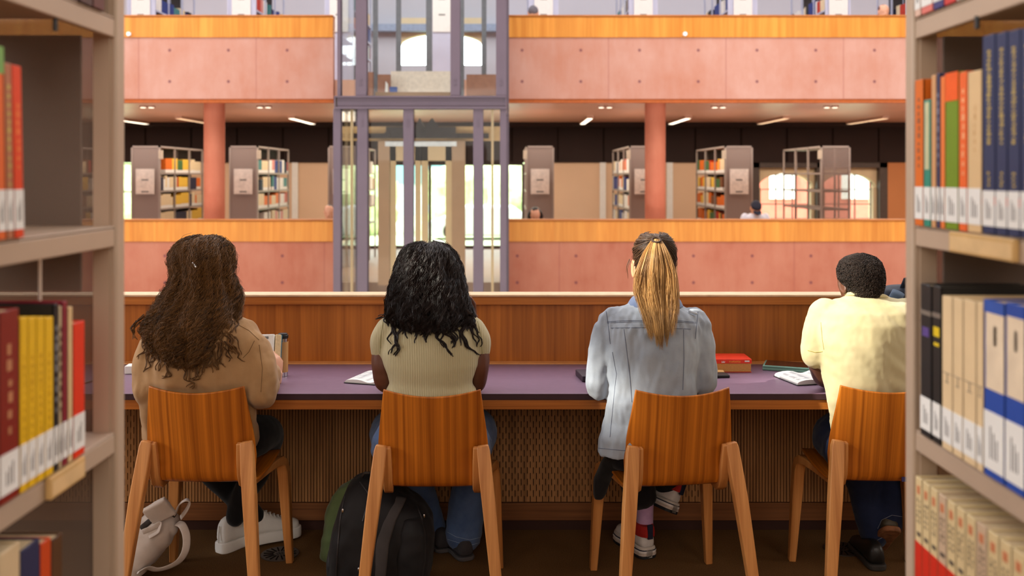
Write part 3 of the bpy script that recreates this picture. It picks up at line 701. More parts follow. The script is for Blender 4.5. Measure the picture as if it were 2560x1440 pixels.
# ---------------------------------------------------------------- near bookcases either side of the aisle
def near_case(side, a, label, Yend, sign_x):
    """double sided bookcase running towards the viewer; side -1 left, +1 right; a = distance of its near face from the axis"""
    t = thing('metal_bookcase', label, 'bookcase', (side * (a + .27), .6, 0))
    f0, f1, f2 = side * a, side * (a + .27), side * (a + .54)
    def bx(mb, x0, x1, *r): return mb.box(min(x0, x1), max(x0, x1), *r)
    ZT = 2.35; Y0 = -.45
    fr = MB()
    bx(fr, f0 - side * .0, f0 + side * .034, Yend, Yend + .035, 0, ZT); bx(fr, f2 - side * .034, f2, Yend, Yend + .035, 0, ZT)
    bx(fr, f0, f2, Yend, Yend + .035, ZT - .03, ZT); bx(fr, f0, f2, Yend, Yend + .035, 0, .05)
    obj('end_frame', fr, M['shelf'], t, bevel=.005)
    up = MB()
    for Y in (Yend - .03, .72, -.2):
        for X in (f0 + side * .012, f1 - .015, f2 - side * .012 - side * .03):
            if Y < 1 or X != f0 + side * .012: bx(up, X, X + side * .03, Y, Y + .028, 0, ZT)
    obj('uprights', up, M['shelf'], t, bevel=.003)
    obj('end_panel', bx(MB(), f0 + side * .034, f2 - side * .034, Yend + .012, Yend + .018, .05, ZT - .03), M['mesh'], t)
    inner = MB(); bx(inner, f0 + side * .012, f0 + side * .040, Yend - .004, Yend, 0, ZT)
    obj('end_flange', inner, M['shelf'], t)
    sp = obj('sign_plate', bx(MB(), side * sign_x, side * (sign_x + .35), Yend + .045, Yend + .052, 1.365, 1.82), plain('sign_plate_grey', (150, 140, 128), .5), t)
    return t
SHZ = (1.845, 1.484, 1.128, .772, .40)
def shelf_set(t, side, a, Yend, zs=SHZ):
    for z in zs:
        mb = MB()
        x0, x1 = side * (a + .004), side * (a + .255)
        lo, hi = min(x0, x1), max(x0, x1)
        mb.box(lo, hi, -.44, Yend - .001, z - .004, z)
        xf = side * (a + .004); mb.box(min(xf, xf + side * .012), max(xf, xf + side * .012), -.44, Yend - .001, z - .036, z - .0045)
        xb = side * (a + .25); mb.box(min(xb, xb + side * .006), max(xb, xb + side * .006), -.44, Yend - .001, z - .03, z + .012)
        obj('shelf', mb, M['shelf'], t, bevel=.002)
AL, AR = .682, .70
YL = AL * F / (1280 - 293); YR = 1.672
tl = near_case(-1, AL, 'grey metal bookcase at the left edge of the aisle, close by', YL, .766)
shelf_set(tl, -1, AL, YL)
tr = near_case(1, AR, 'grey metal bookcase at the right edge of the aisle, close by', YR, .775)
shelf_set(tr, 1, AR, YR)
# book stops hanging from the shelves
for t, s, a, lst in ((tl, -1, AL, ((138, 30, 78),)), (tr, 1, AR, ((2443, 40, 72),))):
    for px, p0, p1 in lst:
        D = 1.45; X = (px - 1280) * D / F
        obj('wire_book_stop', MB().tube([P(px, p0, D), P(px, p1, D)], .004, 8), M['black'], t)
obj('wire_rod', MB().tube([P(100, 560 + 75, 1.5), P(100, 757, 1.5)], .0026, 8), plain('wire_metal', (210, 200, 190), .3, .6), tl)
for t, s, a in ((tl, -1, AL), (tr, 1, AR)):
    X = s * (a + .25)
    obj('rear_rail', MB().box(min(X, X + s * .012), max(X, X + s * .012), -.44, 1.5, 1.745, 1.805), M['shelf'], t)

def near_book(side, a, p0, p1, ytop, zshelf, col, label, depth=.17, lab=True, labh=.055, lift=.0, group=None, bands=(), lean=0.0, front=.0, pages=True, hpx=None, boxlab=None):
    """upright book, spine to the aisle, between pixel columns p0 and p1 on the shelf face"""
    X = a + front
    D0, D1 = sorted((X * F / abs(p0 - 1280), X * F / abs(p1 - 1280))); D0 += .0006; D1 -= .0006
    Dm = (D0 + D1) / 2; h = (EYE - (ytop - 440) * Dm / F) - zshelf if hpx is None else hpx
    Z0 = zshelf + .0005
    sh = math.tan(lean)
    def B(x0, x1, d0, d1, z0, z1):
        m = MB(); x0, x1 = sorted((side * x0, side * x1)); m.box(x0, x1, d0, d1, z0, z1)
        if lean: m.v = [(x, y + (z - Z0) * sh, z) for x, y, z in m.v]
        return m
    t = thing('shelf_book', label, 'book', (side * (X + depth / 2), Dm, zshelf), 0, group)
    cv = B(X, X + .004, D0, D1, Z0, Z0 + h)
    for d0, d1 in ((D0, D0 + .0022), (D1 - .0022, D1)): m = B(X, X + depth, d0, d1, Z0, Z0 + h); cv.add(m.v, m.f)
    cmat = plain('cover_%d_%d_%d' % col, col, .45, 0, .4, .04, 20)
    obj('cover', cv, cmat, t, bevel=.0012, seg=1)
    obj('pages', B(X + .0042, X + depth - .004, D0 + .0023, D1 - .0023, Z0 + .003, Z0 + h - .003), M['cream'], t)
    if lab:
        l0 = .012 if boxlab is None else boxlab
        lb = obj('spine_label', B(X - .0008, X - .0001, D0 + .0008, D1 - .0008, Z0 + l0, Z0 + l0 + labh), M['paper'], t)
        w = D1 - D0; pr = MB()
        for k in range(3): m = B(X - .0011, X - .0008, D0 + w * (.30 + .16 * k), D0 + w * (.36 + .16 * k), Z0 + l0 + labh * .2, Z0 + l0 + labh * (.55 + .1 * ((k * 7) % 3))); pr.add(m.v, m.f)
        obj('print', pr, M['ink'], lb)
    for (z0, z1, bc, w0, w1) in bands:
        obj('spine_print', B(X - .0007, X - .0001, D0 + (D1 - D0) * w0, D0 + (D1 - D0) * w1, Z0 + h * z0, Z0 + h * z1), plain('ink_%d_%d_%d' % bc, bc, .5), t)
    return t
GOLD = (196, 172, 96)
def lettering(z0, z1, n, col, w0=.3, w1=.7, seed=1):
    r = random.Random(seed); out = []; st = (z1 - z0) / n
    for i in range(n):
        q = r.uniform(.4, .8); out.append((z0 + i * st, z0 + (i + q) * st, col, w0 + r.uniform(0, .1), w1 - r.uniform(0, .1)))
    return out
# left bookcase, shelf at eye height: three leaning books
near_book(-1, AL, -30, -6, 130, SHZ[1], (216, 96, 40), 'orange book leaning at the frame edge on the upper left shelf', lean=-.03)
near_book(-1, AL, -5, 16, 118, SHZ[1], (226, 104, 42), 'orange book with green head band, leaning on the upper left shelf', lean=-.03, bands=((.86, 1.0, (120, 170, 90), 0, 1),))
near_book(-1, AL, 17, 36, 160, SHZ[1], (176, 110, 78), 'brown book with gold lettering, leaning on the upper left shelf', lean=-.03, bands=lettering(.3, .9, 12, GOLD))
near_book(-1, AL, 37, 61, 166, SHZ[1], (226, 66, 20), 'bright red-orange book, outermost on the upper left shelf', lean=-.035, bands=lettering(.4, .8, 8, (240, 120, 60)))
# left bookcase, shelf at desk height
lw = SHZ[2]
near_book(-1, AL, -60, -34, 770, lw, (110, 30, 22), 'dark maroon book at the frame edge on the middle left shelf')
near_book(-1, AL, -33, -2, 772, lw, (140, 60, 50), 'dull red book partly cut off on the middle left shelf')
near_book(-1, AL, -1, 48, 776, lw, (132, 30, 16), 'thick dark red book beside the yellow books', bands=lettering(.35, .85, 6, (190, 130, 90), .35, .65))
for i, (a, b, w) in enumerate(((50, 70, 'first of the four yellow books, against the dark red one'), (70.5, 91, 'second of the four yellow books from the dark red one'), (91.5, 112, 'third of the four yellow books from the dark red one'), (112.5, 134, 'last of the four yellow books, against the black one'))):
    near_book(-1, AL, a, b, 794, lw, (238, 190, 20), 'yellow book, ' + w, group='yellow books on the middle left shelf', bands=lettering(.3, .8, 10, (200, 150, 20), .4, .6, i))
near_book(-1, AL, 135, 146, 760, lw, (30, 28, 30), 'thin black book beside the yellow books', bands=lettering(.35, .9, 9, (150, 150, 150)))
near_book(-1, AL, 147, 155, 766, lw, (196, 176, 140), 'thin grey-cream book with lettering, next to the black one', bands=lettering(.35, .9, 9, (90, 70, 60)))
near_book(-1, AL, 156, 169, 754, lw, (134, 22, 44), 'tall thin crimson book on the middle left shelf')
near_book(-1, AL, 170, 182, 768, lw, (222, 190, 140), 'thin cream book between the crimson and the scarlet one')
near_book(-1, AL, 183, 212, 806, lw, (232, 54, 14), 'scarlet book, outermost on the middle left shelf')
# left bookcase, low shelf: books seen from above
for i, (a, b, y, c, lab) in enumerate(((-60, -5, 1385, (60, 66, 90), 'dark blue book at the frame edge on the low left shelf'), (-4, 50, 1372, (214, 190, 150), 'cream topped book on the low left shelf'), (51, 100, 1362, (46, 50, 84), 'navy book on the low left shelf'), (101, 128, 1352, (206, 74, 26), 'orange book on the low left shelf'), (129, 156, 1342, (90, 60, 36), 'brown book, outermost on the low left shelf'))):
    near_book(-1, AL, a, b, y, SHZ[3], c, lab, lab=False, depth=.19, front=.004)
near_book(-1, AL, 200, 232, -190, SHZ[0], (74, 48, 44), 'dark brown book on the top left shelf', lab=False); near_book(-1, AL, 233, 262, -180, SHZ[0], (96, 52, 44), 'dull red book on the top left shelf', lab=False)
def holder(side, a, p0, p1, z, label):
    X = a - .006; D0, D1 = sorted((X * F / abs(p0 - 1280), X * F / abs(p1 - 1280)))
    x0, x1 = sorted((side * X, side * (X + .0095)))
    t = thing('shelf_label_holder', label, 'label holder', ((x0 + x1) / 2, (D0 + D1) / 2, z - .03))
    obj('holder', MB().box(x0, x1, D0, D1, z - .034, z - .002), plain('holder_wood', (206, 168, 110) if side < 0 else (214, 200, 180), .5), t, bevel=.0015)
    xx = side * (X - .0004); obj('card', MB().box(min(xx, xx + side * .0003), max(xx, xx + side * .0003), D0 + .004, D1 - .004, z - .03, z - .008), plain('holder_card', (222, 188, 136) if side < 0 else (222, 210, 192), .6), t)
holder(-1, AL, 128, 214, lw, 'tan label holder clipped to the shelf below the scarlet book')
holder(1, AR, 2372, 2532, SHZ[1], 'pale label holder clipped to the upper right shelf')
# right bookcase, top shelf (only the feet of the books show)
for i, (a, b, c, lab) in enumerate(((2284, 2299, (226, 190, 170), 'pale book, first on the top right shelf'), (2300, 2329, (222, 120, 110), 'pink-red book on the top right shelf'), (2330, 2356, (60, 60, 120), 'blue book on the top right shelf'), (2357, 2386, (206, 60, 56), 'red book on the top right shelf'), (2387, 2420, (220, 210, 200), 'white book on the top right shelf'))):
    near_book(1, AR, a + 3, b + 3, 0, SHZ[0], c, lab, hpx=.24)
ur = SHZ[1]
near_book(1, AR, 2287, 2308, 200, ur, (222, 110, 26), 'orange book nearest the post on the upper right shelf', bands=lettering(.4, .9, 10, (150, 90, 60), .35, .65))
near_book(1, AR, 2309, 2327, 250, ur, (30, 140, 120), 'thin teal book beside the orange one', bands=((.45, .98, (200, 200, 160), .2, .8),))
near_book(1, AR, 2328, 2340, 188, ur, (212, 160, 110), 'narrow tan book on the upper right shelf')
near_book(1, AR, 2341, 2350, 184, ur, (60, 62, 96), 'narrow navy book on the upper right shelf', bands=lettering(.4, .9, 9, (150, 150, 170)))
near_book(1, AR, 2351, 2362, 192, ur, (240, 130, 60), 'narrow orange-pink book on the upper right shelf')
near_book(1, AR, 2363, 2396, 182, ur, (112, 144, 18), 'olive green book with orange head on the upper right shelf', bands=((.82, 1.0, (236, 92, 14), 0, 1), (.16, .21, (220, 180, 20), .3, 1)))
near_book(1, AR, 2397, 2418, 180, ur, (238, 104, 40), 'orange book with pale lettering beside the cream one', bands=lettering(.35, .92, 10, (250, 180, 130), .3, .6))
near_book(1, AR, 2419, 2454, 178, ur, (222, 190, 142), 'wide cream book on the upper right shelf', bands=lettering(.5, .8, 6, (200, 160, 110), .4, .55))
for i, (a, b, y, w) in enumerate(((2456, 2488, 88, 'beside the cream book'), (2489, 2518, 82, 'second from the cream book'), (2519, 2550, 76, 'third from the cream book'), (2551, 2584, 70, 'at the frame edge'))):
    near_book(1, AR, a, b, y, ur, (34, 52, 92), 'tall navy book with gold lettering and red band, ' + w, group='navy volumes on the upper right shelf', bands=lettering(.45, .93, 22, GOLD, .3, .62, i) + lettering(.24, .32, 4, GOLD, .35, .6, i + 5) + [(.145, .19, (226, 66, 24), 0, 1)], labh=.052)
mr = SHZ[2]
near_book(1, AR, 2301, 2328, 712, mr, (34, 34, 36), 'black book with purple lettering beside the post', bands=((.8, .83, (120, 110, 100), 0, 1), (.66, .72, (90, 70, 140), .2, .8)))
near_book(1, AR, 2331, 2352, 716, mr, (34, 34, 34), 'black book with yellow lettering', bands=((.8, .83, (120, 110, 100), 0, 1), (.68, .74, (230, 200, 30), .15, .85), (.62, .64, (230, 200, 30), .2, .8)))
for i, (a, b, w) in enumerate(((2355, 2381, 'first beside the black ones'), (2382, 2407, 'second from the black ones'), (2408, 2440, 'third from the black ones'), (2441, 2458, 'narrowest, against the blue and white one'))):
    near_book(1, AR, a, b, 742 + i * 5, mr, (232, 206, 162), 'cream volume, ' + w, group='cream volumes on the middle right shelf', bands=((.50, .503, (90, 80, 80), .1, .9), (.44, .50, (120, 110, 100), .45, .5), (.44, .444, (120, 110, 100), .3, .7)))
near_book(1, AR, 2460, 2511, 754, mr, (40, 80, 172), 'blue and white book with red sticker', bands=((.5, .93, (232, 214, 186), 0, .9), (.93, 1, (50, 90, 180), 0, 1), (.31, .345, (206, 40, 40), .05, .6), (.75, .86, (150, 120, 100), .35, .5)), labh=.085)
near_book(1, AR, 2513, 2562, 762, mr, (40, 80, 172), 'blue and white book at the frame edge', bands=((.5, .93, (232, 214, 186), 0, .9), (.75, .86, (150, 120, 100), .35, .5)), labh=.085)
# right bookcase, low shelf: a row of beige volumes with red feet
pxs = [2288, 2306, 2325, 2345, 2367, 2390, 2414, 2440, 2468, 2498, 2530, 2564]
names = ['against the post'] + ['%s from the post' % w for w in ('second', 'third', 'fourth', 'fifth', 'sixth', 'seventh', 'eighth', 'ninth', 'tenth', 'eleventh')]
for i in range(len(pxs) - 1):
    near_book(1, AR, pxs[i], pxs[i + 1] - 1, 1200, SHZ[3], (222, 200, 152) if i % 4 != 3 else (206, 180, 150), 'beige volume with red foot, ' + names[i], group='beige volumes on the low right shelf', lab=False, hpx=.278, depth=.2,
              bands=((0, .60, (206, 44, 24), 0, 1),) + tuple(lettering(.72, .88, 5, (110, 96, 80), .2, .4, i)) + tuple(lettering(.72, .88, 5, (110, 96, 80), .55, .75, i + 3)) + ((.90, .95, (206, 130, 90), .3, .7), (.64, .665, (90, 80, 70), .2, .7)))

# ---------------------------------------------------------------- things on and under the desk
def open_book(label, px, py, rot, w, h, th, cover, bump=.012, tilt=(0, 0)):
    """open book lying on the desk: two page blocks with curved tops over a cover"""
    D = (EYE - DTOP) * F / (py - 440); X = (px - 1280) * D / F
    t = thing('open_book', label, 'book', (X, D, DTOP), math.radians(rot))
    def T(m):
        R = Matrix.Rotation(math.radians(rot), 3, 'Z'); m.v = [tuple(R @ Vector(p) + Vector((X, D, DTOP + .001))) for p in m.v]; return m
    obj('cover', T(MB().box(-w - .004, w + .004, -h / 2 - .004, h / 2 + .004, 0, .0025)), plain('book_cover_dark', (40, 40, 46), .5), t, bevel=.001)
    for s in (-1, 1):
        prof = [(s * w * u, .0026 + th * (.35 + .65 * math.sin(math.pi * min(1, (1 - u) * 1.15)) ** .6 if u < 1 else .3) ) for u in (0, .06, .15, .3, .5, .7, .85, .95, 1)]
        poly = prof + [(s * w, .0026), (0, .0026)]
        p = obj('page_block', T(MB().prism(poly, -h / 2, h / 2)), M['paper'], t, auto=.6)
        pr = MB()
        for k in range(13):
            y = h / 2 - .02 - k * (h - .04) / 13
            pr.add([(s * w * .14, y, prof[2][1] + .0012), (s * w * .5, y, prof[4][1] + .0012), (s * w * (.88 if k % 5 else .6), y, prof[6][1 if True else 0] + .0012), (s * w * (.88 if k % 5 else .6), y - .005, prof[6][1] + .0012), (s * w * .5, y - .005, prof[4][1] + .0012), (s * w * .14, y - .005, prof[2][1] + .0012)], [(0, 1, 4, 5), (1, 2, 3, 4)])
        obj('printed_lines', T(pr), plain('faint_print', (226, 228, 232), .8), p)
    return t
open_book('open book with white pages lying by the elbow of the man in the yellow tee', 2032, 949, 14, .122, .18, .018, None)
open_book('open notebook with white pages beside the person in the ribbed top', 948, 950, -18, .105, .19, .014, None)
def zd(py): return (EYE - DTOP) * F / (py - 440)
# closed thick red paperback, spine towards us
D = zd(931); x0, x1 = (1782 - 1280) * D / F, (1879 - 1280) * D / F
t = thing('thick_paperback', 'thick paperback with red spine band lying on the desk', 'book', ((x0 + x1) / 2, D + .06, DTOP), 0)
obj('pages', MB().box(x0 + .002, x1 - .002, D, D + .128, DTOP + .002, DTOP + .052), plain('brown_pages', (206, 146, 84), .8, 0, .2, .1, 200), t, bevel=.002)
obj('cover', MB().box(x0, x1, D - .002, D + .13, DTOP + .0525, DTOP + .056).box(x0, x1, D - .003, D - .0002, DTOP + .038, DTOP + .054).box(x0, x1, D - .001, D + .13, DTOP + .0002, DTOP + .002), plain('red_cover', (226, 56, 30), .4), t, bevel=.001)
lt = MB(); r = random.Random(3); xx = x0 + (x1 - x0) * .42
for i in range(9): lt.box(xx, xx + .0032, D - .0036, D - .0031, DTOP + .042, DTOP + .0495); lt.box(xx, xx + .0045, D - .0036, D - .0031, DTOP + .042 + (i % 3) * .003, DTOP + .0434 + (i % 3) * .003); xx += .0054
obj('title_lettering', lt, plain('orange_letters', (246, 150, 60), .5), t)
obj('publisher_mark', MB().box(x0 + (x1 - x0) * .82, x0 + (x1 - x0) * .94, D - .0036, D - .0031, DTOP + .045, DTOP + .0505), M['paper'], t)
em = MB(); ex = x0 + (x1 - x0) * .22
for i in range(4): em.add([(ex + i * .0035, D - .0036, DTOP + .0415), (ex + i * .0035 + .004, D - .0036, DTOP + .0415), (ex + i * .0035 + .002 + (i % 2) * .002, D - .0036, DTOP + .051 - (i % 2) * .002)], [(0, 1, 2)])
obj('white_emblem', em, M['paper'], t)
# slim notebooks / tablet
D = zd(925); xa = (1935 - 1280) * D / F
def slab(name, label, cat, c, rot, hx, hy, z0, z1, mat, top=None, parent=None):
    R = Matrix.Rotation(math.radians(rot), 3, 'Z'); t = thing(name, label, cat, (c[0], c[1], z0), math.radians(rot))
    obj('body', MB().obox((c[0], c[1], (z0 + z1) / 2), R, hx, hy, (z1 - z0) / 2), mat, t, bevel=.003)
    if top: obj('top_sheet', MB().obox((c[0], c[1], z1 + .0006), R, hx - .008, hy - .008, .0005), top, t)
    return t
teal = plain('teal_cover', (120, 166, 152), .45)
slab('closed_notebook', 'teal edged notebook lying under the dark tablet', 'notebook', ((1968 - 1280) * 4.12 / F, 4.12, 0), -20, .098, .066, DTOP + .0005, DTOP + .012, teal)
slab('tablet', 'dark brown tablet in teal case on the teal notebook', 'tablet', ((1968 - 1280) * 4.12 / F, 4.12, 0), -20, .097, .065, DTOP + .0125, DTOP + .021, teal, plain('tablet_screen', (62, 34, 28), .12, 0, .6))
slab('smartphone', 'dark phone beside the elbow of the ponytailed person', 'phone', ((1790 - 1280) * 3.96 / F, 3.96, 0), 4, .05, .03, DTOP + .0005, DTOP + .012, M['black'])
slab('pencil_case', 'small tan wallet by the phone, near the ponytailed person', 'wallet', ((1788 - 1280) * 4.03 / F, 4.03, 0), -6, .035, .03, DTOP + .0005, DTOP + .014, plain('tan_leather', (196, 150, 90), .5))
slab('dark_book', 'small dark purple book poking out at the denim elbow', 'book', ((1474 - 1280) * 3.93 / F, 3.93, 0), 8, .045, .07, DTOP + .0005, DTOP + .024, plain('dark_purple_cover', (52, 40, 52), .5))
slab('small_white_box', 'small white box at the end of the desk by the curls', 'box', ((336 - 1280) * 4.04 / F, 4.04, 0), 5, .032, .03, DTOP + .0005, DTOP + .034, M['paper'])
a, b = P(205, 962, zd(962)), P(262, 945, zd(945)); a.z = b.z = DTOP + .005
tag(obj('pen', MB().tube([a, b], .004, 10), plain('pen_grey', (120, 114, 112), .3)), 'grey pen lying on the desk behind the near bookcase', 'pen')
# travel mug
D = 3.975; X = (707 - 1280) * D / F
DTOP += .001
t = thing('travel_mug', 'bamboo travel mug with black lid beside the curly haired person', 'mug', (X, D, DTOP))
obj('body', MB().cyl((X, D, DTOP + .017), .0215, .125, 32, 'z', .0225), wood('bamboo', (206, 160, 100), (180, 130, 74), (40, 40, 3), .45), t, auto=.6)
obj('base_ring', MB().cyl((X, D, DTOP), .0205, .017, 32), M['chrome'], t, auto=.6); obj('neck_ring', MB().cyl((X, D, DTOP + .142), .0215, .014, 32), M['chrome'], t, auto=.6)
obj('lid', MB().cyl((X, D, DTOP + .1562), .0228, .014, 32).cyl((X, D, DTOP + .17), .019, .006, 32), M['black'], t, bevel=.002)
DTOP -= .001
# floor outlets
M['ventmetal'] = plain('vent_metal', (74, 62, 54), .4, .4, .5)
for px, py, lab in ((700, 1386, 'round metal floor vent by the white sneakers'), (2106, 1374, 'round metal floor vent by the black shoes')):
    D = EYE * F / (py - 440); X = (px - 1280) * D / F; t = thing('floor_vent', lab, 'floor vent', (X, D, 0), 0, 'round floor vents')
    obj('rim', MB().cyl((X, D, 0.0005), .078, .004, 40), M['ventmetal'], t, bevel=.001); sl = MB()
    for i in range(16):
        q = 2 * math.pi * i / 16; R = Matrix.Rotation(q, 3, 'Z'); sl.obox(Vector((X, D, .0052)) + R @ Vector((.047, 0, 0)), R, .02, .0028, .0006)
    obj('slots', sl, M['dark'], t); hb = MB()
    for i in range(7): q = 2 * math.pi * i / 6; hb.cyl((X + (.012 * math.cos(q) if i < 6 else 0), D + (.012 * math.sin(q) if i < 6 else 0), .0046), .004, .0012, 10)
    obj('hub_holes', hb, M['black'], t)
# ---------------------------------------------------------------- people: tools
def R2(r):
    """pixel ring (left, right, y, depth centre, depth back[, depth front]) -> world ring"""
    xl, xr, y, D, db = r[:5]; df = r[5] if len(r) > 5 else db
    a, b = P(xl, y, D), P(xr, y, D)
    return ((a.x + b.x) / 2, D, a.z, (b.x - a.x) / 2, db, df)
def loft2(mb, rg, n=40, e=2.3):
    R = []
    for cx, cy, z, hw, db, df in rg:
        row = []
        for j in range(n):
            q = 2 * math.pi * j / n; c, s = math.cos(q), math.sin(q)
            row.append((cx + hw * math.copysign(abs(c) ** (2 / e), c), cy + (df if s > 0 else db) * math.copysign(abs(s) ** (2 / e), s), z))
        R.append(row)
    return mb.rings(R)
def limb(mb, pts, n=14):
    """(px, py, D, radius) chain smoothed into a tapering limb"""
    p = [P(*q[:3]) for q in pts]; r = [q[3] for q in pts]; return limb3(mb, p, r, n)
def limb3(mb, p, r, n=14, steps=5):
    pp = []; rr = []
    for i in range(len(p) - 1):
        a = p[max(i - 1, 0)]; b = p[i]; c = p[i + 1]; d = p[min(i + 2, len(p) - 1)]
        for k in range(steps):
            t = k / steps; t2, t3 = t * t, t ** 3
            pp.append(.5 * ((2 * b) + (c - a) * t + (2 * a - 5 * b + 4 * c - d) * t2 + (3 * b - a - 3 * c + d) * t3)); rr.append(r[i] + (r[i + 1] - r[i]) * t)
    pp.append(p[-1]); rr.append(r[-1])
    mb.tube(pp, rr, n); mb.ball(pp[0], rr[0] * .98, n=12, m=8); mb.ball(pp[-1], rr[-1] * .98, n=12, m=8); return mb
HEADR = [(-.118, .062, .014, .014), (-.113, .056, .034, .030), (-.100, .045, .049, .050), (-.075, .028, .060, .074), (-.045, .014, .067, .087), (-.01, .004, .072, .094), (.03, -.002, .0765, .098), (.06, -.006, .074, .094), (.085, -.009, .064, .080), (.103, -.011, .045, .056), (.112, -.012, .02, .026)]
def head_frame(c, pitch, yaw=0.0, roll=0.0):
    return Vector(c), Euler((math.radians(-pitch), math.radians(roll), math.radians(yaw)), 'XYZ').to_matrix()
def head(mb, c, Rm, k=1.0):
    R = []
    for z, cy, hw, hd in HEADR:
        row = []
        for j in range(32):
            q = 2 * math.pi * j / 32; x, y = hw * math.cos(q), cy + hd * math.sin(q)
            if y > .05 and abs(abs(x) - .031) < .02: y -= .012 * math.exp(-((z - .012) / .016) ** 2) * (1 - abs(abs(x) - .031) / .02)     # eye sockets
            if y > .05: y += .004 * math.exp(-((z - .032) / .012) ** 2)                                                              # brow
            row.append(c + Rm @ (Vector((x, y, z)) * k))
        R.append(row)
    mb.rings(R)
    T = lambda v: c + Rm @ (Vector(v) * k)
    mb.tube([T((0, .088, .022)), T((0, .104, -.004)), T((0, .113, -.026)), T((0, .096, -.036))], [.008 * k, .010 * k, .014 * k, .009 * k], 10)
    for s in (-1, 1): mb.ball(T((s * .012, .098, -.031)), .009 * k, n=10, m=6)
    mb.ball(T((0, .092, -.058)), .024 * k, .010 * k, .006 * k, Rm, 12, 8); mb.ball(T((0, .090, -.068)), .021 * k, .010 * k, .0065 * k, Rm, 12, 8)
    for s in (-1, 1):
        e = [T((s * (.074 + .010 * math.sin(a * .5)), -.012 - .017 * math.cos(a), -.006 + .031 * math.sin(a) - .006 * math.cos(a))) for a in (math.pi * 2 * i / 12 for i in range(13))]
        mb.tube(e, .0055 * k, 8); mb.ball(T((s * .078, -.012, -.008)), .006 * k, .016 * k, .026 * k, Rm, 10, 8)
def eyes(parent, c, Rm, k=1.0):
    m = MB()
    for s in (-1, 1): m.ball(c + Rm @ (Vector((s * .031, .076, .011)) * k), .012 * k, n=14, m=10)
    return obj('eyes', m, plain('eye_white', (225, 220, 214), .2), parent, smooth=True)
def hand(mb, w, d, nrm, thumb, curl=.5, k=1.0):
    """w wrist, d along the palm, nrm the side the fingers close to, thumb = +1 / -1 side"""
    d = d.normalized(); nrm = (nrm - d * nrm.dot(d)).normalized(); s = d.cross(nrm) * thumb
    Rm = Matrix((s, d, nrm)).transposed()
    mb.ball(w + d * .048 * k, .038 * k, .056 * k, .017 * k, Rm, 14, 10)
    mb.tube([w - d * .02, w + d * .03 * k], [.024 * k, .027 * k], 12)
    for i, (off, ln, cc) in enumerate(((.031, .072, .85), (.0105, .080, 1.0), (-.0105, .075, 1.1), (-.030, .060, 1.2))):
        p = w + d * (.088 - abs(off) * .25) * k + s * off * k; a = curl * cc * .5; pts = [p - d * .02 * k, p]
        for seg in (.45, .31, .24):
            v = d * math.cos(a) + nrm * math.sin(a) + s * off * 1.5; v.normalize(); p = p + v * ln * seg * k; pts.append(p); a += curl * cc * .75
        mb.tube(pts, [.0088 * k, .0088 * k, .0082 * k, .0074 * k, .0062 * k], 9); mb.ball(pts[-1], .0066 * k, n=8, m=6)
    b = w + d * .02 * k + s * .026 * k; t1 = b + (d * .55 + s * .75 + nrm * .35).normalized() * .038 * k; t2 = t1 + (d * .85 + s * .25 + nrm * .5).normalized() * .03 * k; t3 = t2 + (d * .9 - s * .1 + nrm * .5).normalized() * .022 * k
    mb.tube([b - s * .012, b, t1, t2, t3], [.015 * k, .014 * k, .0115 * k, .0105 * k, .008 * k], 10); mb.ball(t3, .008 * k, n=8, m=6)

def strands(name, paths, rad, mat, parent, sides=3, rnds=None):
    """many thin tubes as one mesh; paths (N, K, 3), rad (N, K)"""
    N, K, _ = paths.shape
    t = np.gradient(paths, axis=1); t /= np.linalg.norm(t, axis=2, keepdims=True) + 1e-9
    ref = np.zeros_like(t); ref[..., 0] = .31; ref[..., 1] = .93; ref[..., 2] = .2
    a = np.cross(t, ref); a /= np.linalg.norm(a, axis=2, keepdims=True) + 1e-9; b = np.cross(t, a)
    V = np.stack([paths + (a * math.cos(2 * math.pi * s / sides) + b * math.sin(2 * math.pi * s / sides)) * rad[..., None] for s in range(sides)], axis=2)
    idx = np.arange(N * K * sides).reshape(N, K, sides)
    q = np.stack([idx[:, :-1, :], np.roll(idx[:, :-1, :], -1, 2), np.roll(idx[:, 1:, :], -1, 2), idx[:, 1:, :]], -1).reshape(-1, 4)
    v = V.reshape(-1, 3)
    Mi = world(parent).inverted(); v = v @ np.array(Mi.to_3x3()).T + np.array(Mi.translation)
    me = bpy.data.meshes.new(name); me.vertices.add(len(v)); me.vertices.foreach_set('co', v.ravel())
    me.loops.add(len(q) * 4); me.loops.foreach_set('vertex_index', q.ravel().astype(np.int32)); me.polygons.add(len(q))
    me.polygons.foreach_set('loop_start', np.arange(0, len(q) * 4, 4, dtype=np.int32)); me.update(calc_edges=True)
    at = me.attributes.new('tone', 'FLOAT', 'POINT'); rv = np.repeat(rnds if rnds is not None else np.random.RandomState(1).rand(N), K * sides); at.data.foreach_set('value', rv.astype(np.float32))
    me.polygons.foreach_set('use_smooth', [True] * len(q)); me.materials.append(mat)
    o = bpy.data.objects.new(name, me); COL.objects.link(o); o.parent = parent; return o
def hair_mat(name, dark, light, rough=.42, spec=.5):
    g = G(name); a = g.n('ShaderNodeAttribute'); a.attribute_name = 'tone'; f = g.noise(g.coord(), 14, 3)
    c = g.ramp(g.math('ADD', g.math('MULTIPLY', a.outputs['Fac'], .6), g.math('MULTIPLY', f, .5)), [(.2, lin(dark)), (.85, lin(light))]); return g.fin(c, rough, 0, spec)
